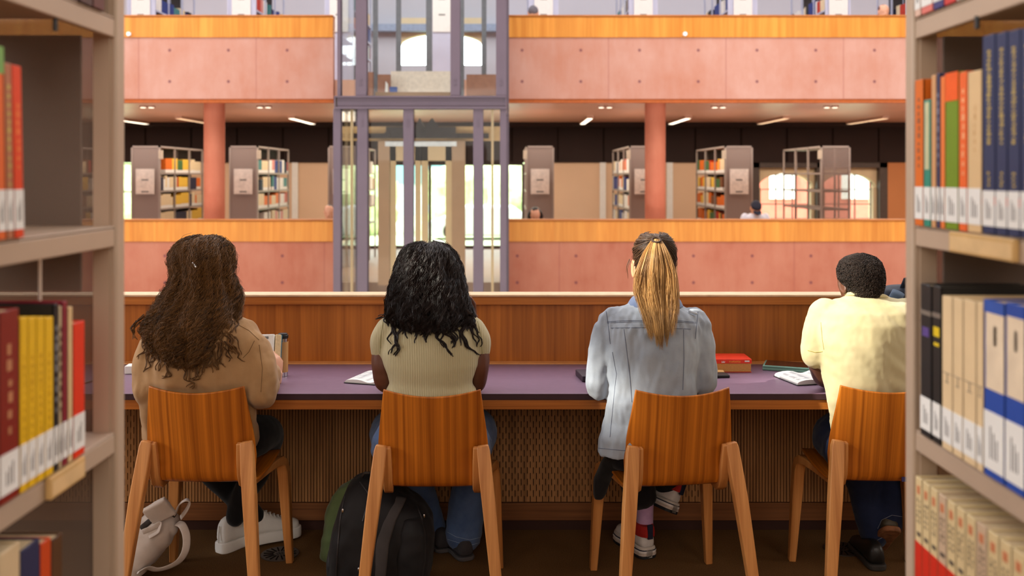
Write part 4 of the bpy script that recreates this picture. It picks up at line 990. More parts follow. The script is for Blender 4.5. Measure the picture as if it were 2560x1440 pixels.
class HairShape:
    def __init__(s, rg, furrow=(0, 9, 5, 0)):
        s.rg = np.array([R2(r) for r in rg]); s.fw = furrow
        q = np.linspace(0, 2 * np.pi, 120, endpoint=False); s.mb = MB().rings([[tuple(p) for p in s.at(q, np.full(120, t))] for t in np.linspace(0, 1, 40)])
    def furrow(s, phi, t):
        a, k, m, o = s.fw
        if not a: return 0 * phi
        f = np.sin(phi * k + 2.2 * np.sin(t * m + o)) + .7 * np.sin(phi * k * 1.9 + 1.7 * np.sin(t * m * 1.6 + 1 + o) + 2) + .6 * np.sin(t * m * 4 + 2.5 * np.sin(phi * 3 + o))
        return a * .5 * f * np.minimum(1, t * 3)
    def at(s, phi, t, out=0.0):
        """point on the surface; phi 0 = towards the viewer, t 0 crown .. 1 ends (arrays)"""
        n = len(s.rg) - 1; x = np.clip(t, 0, 1) * n; i = np.minimum(x.astype(int), n - 1); f = (x - i)[..., None]
        r = s.rg[i] * (1 - f) + s.rg[i + 1] * f; c, sn = np.cos(phi), np.sin(phi)
        d = np.where(c >= 0, r[..., 4], r[..., 5]); out = out + s.furrow(phi, t)
        return np.stack([r[..., 0] + (r[..., 3] + out) * sn, r[..., 1] - (d + out) * c, r[..., 2]], -1)
RS = np.random.RandomState
def curl_strands(shape, clumps, per, seed, tmin, tspan, helix, wl, spread, rad, K=34, out=.004, phimax=1.9, tail=1.0, sway=.12):
    """clumps of strands that follow the hair surface down and coil as they go"""
    r = RS(seed); phi0 = r.uniform(-phimax, phimax, clumps); t0 = r.uniform(*tmin, clumps); t1 = np.minimum(t0 + r.uniform(*tspan, clumps), tail)
    u = np.linspace(0, 1, K)[None]; t = t0[:, None] + (t1 - t0)[:, None] * u; phi = phi0[:, None] + sway * np.sin(u * 3 + r.uniform(0, 6, clumps)[:, None])
    base = shape.at(phi, t, out); L = np.cumsum(np.linalg.norm(np.diff(base, axis=1, prepend=base[:, :1]), axis=2), 1)
    h = r.uniform(*helix, clumps)[:, None] * (0.25 + .75 * u); w = r.uniform(*wl, clumps)[:, None]; ph = r.uniform(0, 6.28, clumps)[:, None]
    ang = ph + 2 * np.pi * L / w
    nx = np.stack([np.cos(phi), np.sin(phi), 0 * phi], -1); no = np.stack([np.sin(phi), -np.cos(phi), 0 * phi], -1)
    mid = base + nx * (h * np.cos(ang))[..., None] + no * (np.abs(h) * .6 * (1 + np.sin(ang)))[..., None]; mid[..., 2] += h * .4 * np.sin(ang)
    o = r.normal(0, 1, (clumps, per, 1, 3)) * spread * (1 - .55 * u)[None, :, :, None].reshape(1, 1, K, 1); wob = r.normal(0, spread * .35, (clumps, per, K, 3)); wob = np.cumsum(wob, 2) * .12
    paths = (mid[:, None] + o + wob).reshape(-1, K, 3)
    rr = rad * (1 - .75 * u ** 3) * np.ones((clumps * per, 1)) * r.uniform(.7, 1.25, (clumps * per, 1))
    tone = np.clip(np.repeat(r.rand(clumps), per) * .7 + r.rand(clumps * per) * .3, 0, 1)
    return paths, rr, tone
def lock_strands(trees, locks, per, spread, rad, seed, K=40, coil=0.0, wl=.04, lift=.006):
    """separate locks drawn along sight lines onto the clothes below; each is a small sheaf of hairs"""
    r = RS(seed); out = []; rads = []; tone = []
    for lk in locks:
        pts = np.array(lk, float); d = np.r_[0, np.cumsum(np.linalg.norm(np.diff(pts, axis=0), axis=1))]; d /= d[-1]
        u = np.linspace(0, 1, K)
        sp = np.stack([np.interp(u, d, pts[:, 0]), np.interp(u, d, pts[:, 1])], -1)
        for _ in range(2): sp[1:-1] = (sp[:-2] + 2 * sp[1:-1] + sp[2:]) / 4
        last = 3.5; w = []
        for x, y in sp:
            h = hit(trees, x, y, lift)
            if h is not None and 3.2 < h.y < 3.9: last = h.y
            w.append(P(x, y, last))
        w = np.array([tuple(p) for p in w])
        for _ in range(4): w[1:-1, 1] = (w[:-2, 1] + w[1:-1, 1] + w[2:, 1]) / 3
        ph = r.uniform(0, 6.28); L = np.r_[0, np.cumsum(np.linalg.norm(np.diff(w, axis=0), axis=1))]
        w[:, 0] += coil * np.sin(ph + 2 * np.pi * L / wl) * u; w[:, 1] -= np.abs(coil) * (1 + np.cos(ph + 2 * np.pi * L / wl)) * u * .7
        for _ in range(per):
            o = r.normal(0, spread, 3) * np.array([1, .6, .4]); out.append(w + o[None] * (1 - .8 * u)[:, None] + np.cumsum(r.normal(0, spread * .06, (K, 3)), 0)); rads.append(rad * (1 - .7 * u ** 2)); tone.append(r.rand())
    return np.array(out), np.array(rads), np.array(tone)
def cat(*s): return tuple(np.concatenate([q[i] for q in s]) for i in range(3))
def nz(p, s, k=(1, 1, 1), o=0): return noise.noise(Vector((p.x * s * k[0] + o, p.y * s * k[1], p.z * s * k[2])))
def seam_lines(tree, lines, r=.0011, lift=.0005, n=14):
    m = MB()
    for ln in lines:
        pts = []
        for (a, b) in zip(ln, ln[1:]):
            for i in range(n):
                h = hit(tree, a[0] + (b[0] - a[0]) * i / n, a[1] + (b[1] - a[1]) * i / n, lift)
                if h is not None and (not pts or (h - pts[-1]).length < .05): pts.append(h)
        if len(pts) > 3: m.tube(pts, r, 5)
    return m
def shoe(parent, heel, yaw, mats, L=.265, sole=.03, pitch=0.0, roll=0.0, collar=.09, kind='low', k=1.0):
    """heel = back of the sole on the ground; toe points along yaw (0 = away from the viewer, + = to the right)"""
    Rm = (Matrix.Rotation(math.radians(-yaw), 3, 'Z') @ Matrix.Rotation(math.radians(pitch), 3, 'X') @ Matrix.Rotation(math.radians(roll), 3, 'Y')); H = Vector(heel)
    T = lambda m: (setattr(m, 'v', [tuple(H + Rm @ (Vector(p) * k)) for p in m.v]), m)[1]
    ow = [(-.004, .010), (-.002, .019), (.004, .027), (.014, .033), (.04, .037), (.09, .036), (.15, .042), (.20, .047), (.235, .042), (.255, .028), (.265, .012)]
    s = L / .265
    def outline(e, z): return [(w + e, y * s, z) for y, w in ow] + [(-(w + e), y * s, z) for y, w in reversed(ow)]
    so = T(MB().rings([outline(.001, 0), outline(.004, sole * .3), outline(.004, sole * .75), outline(.001, sole)]))
    R = []
    prof = [(.002, .026, collar * .72, 0), (.02, .034, collar, 0), (.055, .036, collar * 1.02, 0), (.085, .036, collar * .92, .0), (.12, .038, collar * .74, 0), (.16, .042, collar * .56, 0), (.20, .046, collar * .47, 0), (.235, .040, collar * .40, 0), (.256, .024, collar * .28, 0)]
    for y, w, h, _ in prof:
        row = []
        for j in range(17):
            q = math.pi * j / 16; x = w * math.copysign(abs(math.cos(q)) ** .75, math.cos(q)); z = sole * .85 + (h) * abs(math.sin(q)) ** .8
            row.append((x, y * s, z))
        R.append(row)
    up = T(MB().rings(R)); u = obj('shoe', up, mats['upper'], parent, smooth=True, sub=1)
    obj('sole', so, mats['sole'], u, bevel=.004)
    if kind == 'lace':
        lc = MB()
        for i in range(5):
            y = (.095 + i * .019) * s; h = sole * .85 + np.interp(y / s, [p[0] for p in prof], [p[2] for p in prof]) + .002
            lc.tube([(-.022, y, h - .010), (-.01, y, h - .001), (0, y + .004, h + .001), (.01, y, h - .001), (.022, y, h - .010)], .0028, 6)
        lc.tube([(0, .09 * s, sole + collar * .8), (.02, .085 * s, sole + collar * .85), (.03, .08 * s, sole + collar * .6), (.012, .09 * s, sole + collar * .75)], .002, 6); lc.tube([(0, .09 * s, sole + collar * .8), (-.02, .085 * s, sole + collar * .85), (-.028, .07 * s, sole + collar * .5)], .002, 6)
        obj('laces', T(lc), mats['sole'], u)
        obj('heel_seam', T(MB().tube([(0, -.004, sole), (0, -.003, sole + collar * .3), (0, .0, sole + collar * .66)], .003, 6)), mats['upper'], u)
    if kind == 'chunky':
        obj('collar_lining', T(MB().rings([[((.0375 + e) * math.cos(q), .045 * s + (.052 + e) * math.sin(q), z) for q in (2 * math.pi * j / 24 for j in range(24))] for e, z in ((.002, sole + collar * .50), (.003, sole + collar * .66), (.001, sole + collar * .86), (-.004, sole + collar * 1.0))])), mats['red'], u)
        obj('heel_tab', T(MB().box(-.012, .012, -.013, -.003, sole + collar * .42, sole + collar * 1.12)), mats['navy'], u, bevel=.003)
        for z0, z1, mm, e in ((0, .012, 'black', .006), (.019, .024, 'beige', .0055), (.032, .036, 'navy', .0055), (.012, .019, 'beige', .007), (.024, .032, 'white', .007)):
            obj('sole_band', T(MB().rings([outline(e, z0), outline(e + .001, (z0 + z1) / 2), outline(e, z1)])), mats[mm], u)
    return u
SKIN = dict(light=plain('skin_light', (222, 168, 138), .5, 0, .4, .06, 12), tan=plain('skin_tan', (206, 146, 108), .5, 0, .4, .06, 12), deep=plain('skin_deep', (98, 58, 42), .45, 0, .45, .1, 12), brown=plain('skin_brown', (92, 58, 42), .45, 0, .45, .1, 12))
BLACKCLOTH = cloth('black_leggings', (24, 23, 26), (14, 14, 16), 14, sheen=.15)

# ---------------------------------------------------------------- person with long brown curls, tan overshirt
pz = thing('person', 'person with long brown curls in a tan overshirt holding an open book', 'person', ((495 - 1280) * 3.6 / F, 3.6, 0))
sh = MB(); loft2(sh, [R2(r) for r in ((455, 560, 778, 3.61, .06), (425, 590, 795, 3.60, .085), (392, 626, 815, 3.595, .10), (372, 640, 850, 3.585, .11), (366, 640, 900, 3.575, .11), (362, 636, 950, 3.565, .10), (356, 634, 985, 3.565, .08, .062), (353, 636, 1025, 3.595, .08, .034), (351, 640, 1046, 3.61, .085, .04), (350, 642, 1070, 3.635, .09, .09), (352, 642, 1095, 3.645, .09, .09), (362, 636, 1116, 3.65, .085, .09))])
limb(sh, ((602, 838, 3.60, .070), (634, 880, 3.585, .068), (650, 935, 3.57, .066), (656, 975, 3.56, .064)))
limb(sh, ((654, 978, 3.56, .064), (662, 950, 3.65, .056), (672, 934, 3.76, .046), (682, 928, 3.85, .036)))
limb(sh, ((405, 838, 3.60, .066), (382, 880, 3.585, .062), (371, 935, 3.575, .058), (368, 975, 3.572, .056)))
limb(sh, ((369, 972, 3.56, .056), (392, 946, 3.66, .050), (425, 930, 3.85, .036)))
loft2(sh, [R2(r) for r in ((470, 555, 765, 3.62, .05), (455, 570, 782, 3.61, .06))])
def dj(p, n): return .012 * nz(p, 16, (1.5, 1, .3), 7) * sm(.02, .12, abs(p.x + 1.18)) + .013 * nz(p, 9, (1, 1, .55)) + .006 * nz(p, 21, (1, .8, .6), 5) + .004 * abs(nz(p, 15, (1, 1, 1.6), 9))
shirt1 = remesh(sh, .0075, 4, dj)
T1 = bvh(shirt1)
so = obj('overshirt', shirt1, cloth('tan_canvas', (180, 142, 100), (152, 116, 78), 7, 700, .92, .15), pz, smooth=True)
obj('seam', seam_lines(T1, (((596, 812), (622, 826), (650, 852)), ((636, 852), (622, 880), (606, 896)), ((648, 862), (656, 920), (652, 985)))), plain('tan_seam', (120, 90, 58), .9), so)
c1, R1 = head_frame(P(508, 682, 3.67), 12)
bd = MB(); head(bd, c1, R1); limb3(bd, [c1 + R1 @ Vector((0, -.02, -.05)), P(508, 770, 3.615), P(505, 800, 3.60)], [.058, .056, .07])
loft2(bd, [R2(r) for r in ((430, 580, 812, 3.595, .07), (400, 600, 850, 3.585, .085), (400, 598, 930, 3.57, .085), (400, 600, 1030, 3.61, .06), (400, 600, 1100, 3.65, .07), (410, 590, 1150, 3.67, .07))])
for ch in (((602, 838, 3.60, .045), (634, 880, 3.585, .042), (650, 935, 3.575, .040), (656, 975, 3.572, .038)), ((654, 978, 3.56, .038), (662, 950, 3.65, .034), (672, 936, 3.74, .030), (689, 945, 3.83, .024)),
           ((405, 838, 3.60, .042), (382, 880, 3.585, .040), (371, 935, 3.575, .038), (368, 975, 3.572, .036)), ((369, 972, 3.56, .036), (392, 946, 3.66, .034), (425, 930, 3.85, .026), (440, 928, 3.88, .024))): limb(bd, ch)
w = P(690, 948, 3.83); hand(bd, w, Vector((.02, .25, .75)), Vector((-1, .35, .1)), 1, 1.25, .92)
w = P(444, 927, 3.89); hand(bd, w, Vector((.3, .9, -.05)), Vector((.7, 0, -.4)), -1, .8, .92)
LEG1 = (((545, 1112, 3.69, .08), (620, 1095, 3.76, .086), (668, 1088, 3.91, .068), (640, 1180, 3.96, .056), (606, 1240, 3.985, .046), (588, 1292, 4.005, .042)), ((445, 1112, 3.69, .08), (440, 1092, 3.78, .084), (452, 1092, 3.93, .066), (540, 1190, 4.0, .054), (640, 1292, 4.08, .040)))
for ch in LEG1: limb(bd, [(x, y, D, r_ * .62) for x, y, D, r_ in ch])
obj('body', remesh(bd, .0045, 2), SKIN['light'], pz, smooth=True); eyes(pz, c1, R1)
tr = MB(); loft2(tr, [R2(r) for r in ((395, 600, 1085, 3.66, .085), (385, 608, 1120, 3.67, .09), (384, 608, 1150, 3.675, .09), (398, 596, 1168, 3.68, .085))])
for ch in LEG1: limb(tr, ch)
obj('leggings', remesh(tr, .009, 4, lambda p, n: .003 * nz(p, 18)), BLACKCLOTH, pz, smooth=True)
wc = dict(upper=plain('white_canvas', (240, 236, 230), .7, 0, .3, .04, 30), sole=plain('white_rubber', (242, 238, 232), .5, 0, .4, .03, 10))
shoe(pz, P(548, 1384, 3.985) * 1.0, 33, wc, .262, .045, collar=.105, kind='lace')
shoe(pz, Vector((P(622, 1350, 4.08).x, 4.05, 0.008)), 58, wc, .235, .045, collar=.10, kind='lace', roll=-4)
hs1 = HairShape([(500, 516, 590, 3.66, .01, .01), (480, 540, 593, 3.66, .035, .035), (461, 557, 600, 3.66, .06, .055), (446, 570, 613, 3.66, .085, .085), (438, 578, 634, 3.658, .108, .09), (438, 580, 660, 3.655, .115, .075), (442, 576, 688, 3.65, .112, .03), (434, 586, 712, 3.645, .110, .01), (418, 592, 738, 3.64, .113, .0), (398, 592, 768, 3.62, .118, .0), (380, 591, 798, 3.60, .124, .0), (370, 592, 824, 3.59, .128, .0), (376, 590, 848, 3.585, .126, .0), (384, 584, 868, 3.58, .124, .0), (404, 570, 888, 3.575, .120, .0), (430, 545, 904, 3.57, .112, .0)], (.013, 9, 5, 0))
hm1 = hair_mat('brown_hair', (24, 15, 8), (136, 94, 50), .5, .3)
bs = remesh(hs1.mb, .008, 4, lambda p, n: -.012 + .010 * nz(p, 26) + .006 * nz(p, 60, (1, 1, .4), 3)); ho = obj('hair', bs, hair_mat('brown_hair_gap_shade', (20, 11, 6), (58, 34, 18), .7, .2), pz, smooth=True)  # base coloured darker than the curls, so the gaps look deep
TH1 = bvh(shirt1, bs)
A = curl_strands(hs1, 420, 9, 3, (.30, .72), (.22, .55), (.006, .015), (.024, .052), .0026, .0009, 44, out=.004, sway=.22)
A2 = curl_strands(hs1, 1100, 1, 23, (.10, .75), (.2, .5), (.004, .016), (.03, .08), .0, .0006, 44, out=.012, sway=.3)
B = curl_strands(hs1, 60, 10, 5, (.02, .30), (.12, .26), (.004, .010), (.025, .05), .005, .0008, 30)
lk = []; r = random.Random(8)
for pts in (((361, 842), (374, 870), (370, 893), (375, 915), (361, 930)), ((415, 857), (412, 886), (425, 899), (422, 921), (428, 940), (412, 944)), ((438, 857), (444, 890), (431, 902), (441, 918)), ((476, 883), (466, 905), (476, 925), (470, 950), (489, 960), (479, 972)), ((489, 873), (487, 905), (498, 947), (482, 952)), ((521, 876), (510, 908), (518, 921), (534, 899), (540, 925)), ((556, 857), (556, 889), (546, 905), (559, 910)), ((345, 800), (331, 826), (340, 845)), ((362, 790), (338, 808), (333, 830)), ((450, 870), (455, 900), (446, 925)), ((505, 860), (500, 890), (512, 912), (505, 935)), ((390, 850), (384, 880), (396, 905), (388, 925)), ((575, 740), (592, 770), (590, 800), (584, 830)), ((570, 840), (584, 850), (578, 872), (588, 885))):
    lk.append(pts)
    for _ in range(2): dx = r.uniform(-9, 9); lk.append(tuple((x + dx + r.uniform(-3, 3), y + r.uniform(-6, 4)) for x, y in pts))
for i in range(70):
    x = r.uniform(362, 590); y = r.uniform(820, 880); ln = r.uniform(30, 85) * (1 - abs(x - 470) / 260); p_ = [(x, y)]
    for k in range(1, 5): p_.append((x + r.uniform(-9, 9) + (x - 470) * .05 * k, y + ln * k / 4))
    lk.append(tuple(p_))
C = lock_strands(TH1, lk, 10, .0026, .0008, 6, 44, .004, .05)
# strands swept over the crown to the clip
def swept(shape, tip, N, seed, rad, tmax=.38, K=18, phimax=2.2, curl=.0):
    r = RS(seed); phi = r.uniform(-phimax, phimax, N); t = r.uniform(.0, tmax, N); u = np.linspace(0, 1, K)[None]
    tp, tt = tip; P0 = shape.at(phi[:, None] * (1 - u) + tp * u, t[:, None] * (1 - u ** 1.5) + tt * u ** 1.5, .002)
    P0 = P0 + r.normal(0, .0025, (N, 1, 3)) + curl * np.sin(u * 30 + r.uniform(0, 6, (N, 1)))[..., None] * np.array([.6, .5, .6])
    return P0, rad * np.ones((N, K)) * (1 - .4 * u), r.rand(N)
D_ = swept(hs1, (-.32, .40), 3200, 11, .0011, .36, 20, 2.6, curl=.005)
obj_h = strands('curls', *cat(A, C), hm1, ho, rnds=None) if False else None
s_ = cat(A, A2, C); strands('curls', s_[0], s_[1], hm1, ho, rnds=s_[2])
strands('swept_strands', B[0], B[1], hm1, ho, rnds=B[2]); strands('swept_strands', D_[0], D_[1], hm1, ho, rnds=D_[2])
cp = MB(); 
for (x, y) in ((477, 662), (482, 659), (486, 664), (480, 668), (489, 668)):
    h = hit(TH1, x, y, .022)
    if h: cp.ball(h, .0035, .0035, .007, n=8, m=6)
obj('hair_clip', cp, M['chrome'], ho, smooth=True)
# the book held open
bk = thing('open_book', 'open hardback with white pages held up by the curly haired person', 'book', tuple(P(672, 905, 3.97)))
Rb = Euler((math.radians(-28), 0, math.radians(8))).to_matrix()
cb = P(656, 882, 3.875)
obj('page_block', MB().obox(cb + Rb @ Vector((-.006, 0, .0)), Rb, .052, .010, .075), M['paper'], bk, bevel=.003)
obj('page_block', MB().obox(cb + Rb @ Vector((.058, .004, 0)), Rb @ Matrix.Rotation(.35, 3, 'Z'), .012, .012, .074), M['cream'], bk, bevel=.003)
obj('cover', MB().obox(cb + Rb @ Vector((.006, .016, 0)), Rb, .068, .002, .078), plain('blue_cover', (50, 120, 150), .45), bk)
obj('printed_heading', MB().obox(cb + Rb @ Vector((.0, -.0106, .06)), Rb, .022, .0004, .005), M['ink'], bk)

# ---------------------------------------------------------------- person with black waves, ribbed sage top
pz = thing('person', 'person with wavy black hair in a ribbed sage top', 'person', ((1078 - 1280) * 3.55 / F, 3.55, 0))
sh = MB(); loft2(sh, [R2(r) for r in ((1030, 1125, 783, 3.60, .055), (995, 1160, 797, 3.59, .085), (970, 1184, 812, 3.58, .100), (960, 1194, 840, 3.57, .108), (954, 1200, 880, 3.56, .112), (959, 1195, 910, 3.55, .108), (970, 1184, 938, 3.54, .098), (976, 1180, 956, 3.535, .092, .09), (968, 1188, 972, 3.535, .102, .09), (962, 1192, 990, 3.535, .106, .09), (956, 1198, 1030, 3.55, .10, .08), (966, 1190, 1065, 3.585, .085, .07))])
for s, x0, x1, x2 in ((-1, 976, 961, 957), (1, 1176, 1191, 1195)): limb(sh, ((x0, 828, 3.585, .060), (x1, 850, 3.58, .054), (x2, 873, 3.58, .049)))
def d2(p, n): return .0016 * nz(p, 12) + .006 * max(0, nz(p, 10, (.3, .3, 3.2), 4)) * sm(.95, .80, p.z)
shirt2 = remesh(sh, .0065, 5, d2); T2 = bvh(shirt2)
so = obj('ribbed_top', shirt2, cloth('sage_rib_knit', (202, 192, 154), (190, 178, 140), 5, 900, .92, .2, rib=49), pz, smooth=True)
obj('seam', seam_lines(T2, (((958, 803), (952, 840), (949, 888)), ((1194, 803), (1203, 840), (1206, 888)))), plain('sage_seam', (146, 144, 104), .9), so)
c2, RR2 = head_frame(P(1076, 698, 3.66), 24, -4)
bd = MB(); head(bd, c2, RR2); limb3(bd, [c2 + RR2 @ Vector((0, -.02, -.05)), P(1078, 780, 3.61), P(1078, 808, 3.59)], [.058, .056, .07])
loft2(bd, [R2(r) for r in ((1000, 1155, 815, 3.585, .075), (985, 1170, 850, 3.57, .09), (985, 1170, 930, 3.55, .085), (985, 1170, 1030, 3.545, .07), (985, 1170, 1100, 3.61, .07), (990, 1165, 1150, 3.63, .07))])
limb(bd, ((980, 832, 3.585, .040), (966, 860, 3.58, .040), (956, 890, 3.575, .041), (957, 925, 3.57, .040), (966, 956, 3.60, .039), (1002, 938, 3.80, .034), (1040, 925, 3.93, .027)))
limb(bd, ((1172, 832, 3.585, .040), (1186, 860, 3.58, .040), (1197, 890, 3.575, .041), (1195, 925, 3.58, .040), (1188, 955, 3.64, .039), (1186, 880, 3.78, .036), (1180, 808, 3.80, .027)))
hand(bd, P(1180, 806, 3.80), Vector((-.04, -.02, 1)), Vector((-.8, -.4, 0)), 1, 1.3, .95)
hand(bd, P(1041, 924, 3.935), Vector((.8, .55, -.05)), Vector((.1, 0, -1)), -1, .5, .95)
for a in ((1025, 1105, 985, 1085, 1075, 1330, 4.08), (1130, 1105, 1186, 1082, 1160, 1345, 3.985)):
    limb(bd, ((a[0], a[1], 3.60, .075), (a[2], a[3], 3.95, .052), (a[4], a[5], a[6], .032)))
obj('body', remesh(bd, .0045, 2), SKIN['deep'], pz, smooth=True); eyes(pz, c2, RR2)
den = cloth('blue_denim', (98, 122, 164), (70, 92, 136), 9, 600, .9, .15)
tr = MB(); loft2(tr, [R2(r) for r in ((950, 1205, 1055, 3.60, .09), (932, 1226, 1090, 3.61, .105), (928, 1232, 1128, 3.62, .11), (940, 1220, 1158, 3.63, .105), (962, 1196, 1176, 3.63, .09))])
limb(tr, ((1150, 1108, 3.64, .10), (1182, 1086, 3.78, .094), (1190, 1082, 3.95, .080), (1176, 1200, 3.98, .074), (1165, 1280, 3.985, .076), (1160, 1336, 3.985, .078)), 18)
limb(tr, ((1010, 1108, 3.64, .10), (985, 1086, 3.78, .094), (988, 1084, 3.95, .080), (1035, 1200, 4.02, .070), (1082, 1325, 4.09, .060)), 18)
jn = remesh(tr, .008, 4, lambda p, n: .006 * nz(p, 14, (1, 1, .7)) + .003 * nz(p, 40)); jo = obj('jeans', jn, den, pz, smooth=True)
TJ = bvh(jn)
obj('hem', seam_lines(TJ, (((1118, 1330), (1140, 1342), (1175, 1350), (1206, 1342)), ((1118, 1348), (1150, 1358), (1180, 1362), (1204, 1355)))), plain('pale_thread', (150, 168, 196), .9), jo)
obj('seam', seam_lines(TJ, (((1214, 1068), (1228, 1100), (1232, 1140)), ((934, 1110), (930, 1140)))), plain('pale_thread', (150, 168, 196), .9), jo)
dk_ = dict(upper=plain('dark_grey_slipon', (70, 66, 68), .8, 0, .2, .1, 40), sole=plain('dark_grey_sole', (88, 84, 84), .6))
shoe(pz, Vector((P(1168, 1408, 3.89).x, 3.90, 0.002)), -24, dk_, .25, .016, collar=.075)
shoe(pz, Vector((P(1112, 1372, 4.0).x, 3.985, 0.002)), -20, dk_, .24, .016, collar=.075)
obj('sock', limb(MB(), ((1160, 1335, 3.985, .036), (1160, 1385, 3.95, .034))), plain('grey_sock', (104, 96, 94), .9), pz, smooth=True)
hs2 = HairShape([(1065, 1079, 607, 3.64, .008, .008), (1048, 1097, 610, 3.64, .032, .032), (1032, 1112, 616, 3.64, .058, .055), (1016, 1126, 628, 3.64, .085, .085), (1004, 1136, 648, 3.64, .108, .10), (996, 1146, 674, 3.64, .122, .06), (990, 1152, 700, 3.635, .128, .03), (984, 1158, 725, 3.625, .130, .01), (978, 1164, 750, 3.61, .130, .0), (974, 1170, 772, 3.60, .130, .0), (975, 1176, 790, 3.59, .129, .0), (985, 1172, 806, 3.585, .127, .0), (1002, 1160, 820, 3.58, .122, .0)], (.009, 8, 4, 2))
hm2 = hair_mat('black_hair', (9, 6, 6), (40, 26, 22), .42, .35)
bs = remesh(hs2.mb, .008, 4, lambda p, n: -.007 + .006 * nz(p, 26, (1, 1, .35)) + .004 * nz(p, 60, (1, 1, .4), 3)); ho = obj('hair', bs, plain('black_hair_gap_shade', (8, 6, 6), .9, 0, .05), pz, smooth=True)  # shade between the waves is put into this darker base colour
TH2 = bvh(shirt2, bs)
A = curl_strands(hs2, 300, 16, 13, (.0, .5), (.4, .95), (.004, .016), (.05, .11), .0042, .0009, 44, sway=.26)
A2 = curl_strands(hs2, 350, 1, 33, (.1, .75), (.25, .5), (.004, .018), (.05, .1), .0, .0006, 44, out=.010, sway=.3)
lk = []; r = random.Random(18)
for pts in (((984, 780), (987, 827), (997, 865), (992, 890)), ((1006, 780), (1005, 815), (990, 840), (987, 865), (969, 886)), ((1081, 775), (1072, 809), (1092, 831), (1090, 846), (1115, 865), (1125, 888)), ((1106, 780), (1122, 812), (1103, 828), (1122, 840), (1137, 850), (1131, 868)), ((1131, 770), (1160, 809), (1150, 831), (1162, 862), (1178, 874), (1195, 885)), ((1160, 770), (1178, 802), (1184, 834), (1198, 850), (1194, 866)), ((1055, 790), (1053, 818), (1066, 830), (1053, 842)), ((1000, 775), (960, 788), (942, 794)), ((1020, 790), (1018, 812), (1008, 830)), ((1172, 780), (1186, 800), (1190, 826)), ((1115, 800), (1130, 835), (1142, 850), (1130, 858)), ((978, 770), (968, 800), (975, 815))):
    lk.append(pts)
    for _ in range(2): dx = r.uniform(-7, 7); lk.append(tuple((x + dx + r.uniform(-2, 2), y + r.uniform(-6, 5)) for x, y in pts))
for i in range(34):
    x = r.uniform(978, 1182); y = r.uniform(780, 810); ln = r.uniform(18, 62); p_ = [(x, y)]
    for k in range(1, 5): p_.append((x + r.uniform(-8, 8) + (x - 1078) * .03 * k, y + ln * k / 4))
    lk.append(tuple(p_))
C = lock_strands(TH2, lk, 16, .0026, .0009, 16, 44, .005, .055)
s_ = cat(A, A2, C); strands('waves', s_[0], s_[1], hm2, ho, rnds=s_[2])

# ---------------------------------------------------------------- person with the blonde ponytail, pale denim shirt
pz = thing('person', 'person with a long blonde ponytail in a pale denim shirt', 'person', ((1630 - 1280) * 3.55 / F, 3.55, 0))
sh = MB(); loft2(sh, [R2(r) for r in ((1586, 1688, 752, 3.615, .058), (1556, 1712, 768, 3.605, .078), (1528, 1738, 784, 3.60, .096), (1512, 1750, 806, 3.59, .108), (1508, 1752, 840, 3.58, .112), (1512, 1748, 880, 3.57, .112), (1520, 1742, 925, 3.56, .108), (1524, 1742, 965, 3.55, .102), (1520, 1744, 1000, 3.545, .10, .072), (1510, 1746, 1050, 3.565, .10, .07), (1500, 1742, 1090, 3.56, .115, .1), (1494, 1738, 1132, 3.57, .115, .1))])
limb(sh, ((1534, 806, 3.60, .058), (1514, 850, 3.595, .056), (1500, 905, 3.59, .053), (1497, 950, 3.585, .050), (1498, 966, 3.59, .048)))
limb(sh, ((1498, 966, 3.59, .049), (1520, 940, 3.72, .044), (1560, 925, 3.88, .034)))
limb(sh, ((1730, 806, 3.60, .058), (1748, 850, 3.595, .056), (1756, 905, 3.59, .053), (1758, 945, 3.59, .050), (1756, 960, 3.60, .048)))
limb(sh, ((1756, 960, 3.60, .048), (1738, 938, 3.72, .044), (1700, 922, 3.88, .034)))
loft2(sh, [R2(r) for r in ((1602, 1676, 738, 3.63, .056), (1592, 1684, 758, 3.62, .064))])
def d3(p, n): return .007 * nz(p, 11, (1, 1, .6)) + .005 * nz(p, 24, (1, 1, .7), 6) + .0032 * nz(p, 46, (1.4, 1, .5), 2) * (1 + 1.5 * math.exp(-((p.z - 1.02) / .03) ** 2))
shirt3 = remesh(sh, .0065, 3, d3); T3 = bvh(shirt3)
so = obj('denim_shirt', shirt3, cloth('pale_denim', (164, 173, 184), (132, 143, 160), 6, 500, .9, .15), pz, smooth=True)
obj('seam', seam_lines(T3, (((1518, 804), (1580, 801), (1700, 802), (1743, 806)), ((1518, 807), (1580, 804.5), (1700, 805), (1743, 809)), ((1527, 820), (1620, 819), (1735, 823)), ((1515, 778), (1520, 808), (1526, 864)), ((1745, 780), (1742, 808), (1738, 850)), ((1560, 823), (1567, 880), (1575, 945), (1580, 1010)), ((1709, 824), (1710, 896), (1707, 981)), ((1531, 880), (1541, 935), (1534, 1000), (1524, 1100)), ((1496, 1120), (1530, 1124), (1570, 1127)))), plain('denim_thread', (96, 104, 124), .9), so)
obj('epaulette', limb(MB(), ((1724, 779, 3.555, .005), (1741, 784, 3.55, .005))), plain('pale_denim_plain', (190, 200, 212), .9), so, smooth=True)
c3, RR3 = head_frame(P(1636, 669, 3.65), 8, -3)
bd = MB(); head(bd, c3, RR3); limb3(bd, [c3 + RR3 @ Vector((0, -.02, -.05)), P(1638, 745, 3.625), P(1636, 775, 3.60)], [.052, .050, .066])
loft2(bd, [R2(r) for r in ((1555, 1708, 790, 3.595, .07), (1535, 1726, 830, 3.58, .09), (1540, 1724, 930, 3.56, .085), (1540, 1728, 1020, 3.555, .06), (1545, 1715, 1100, 3.63, .06), (1550, 1710, 1150, 3.65, .06))])
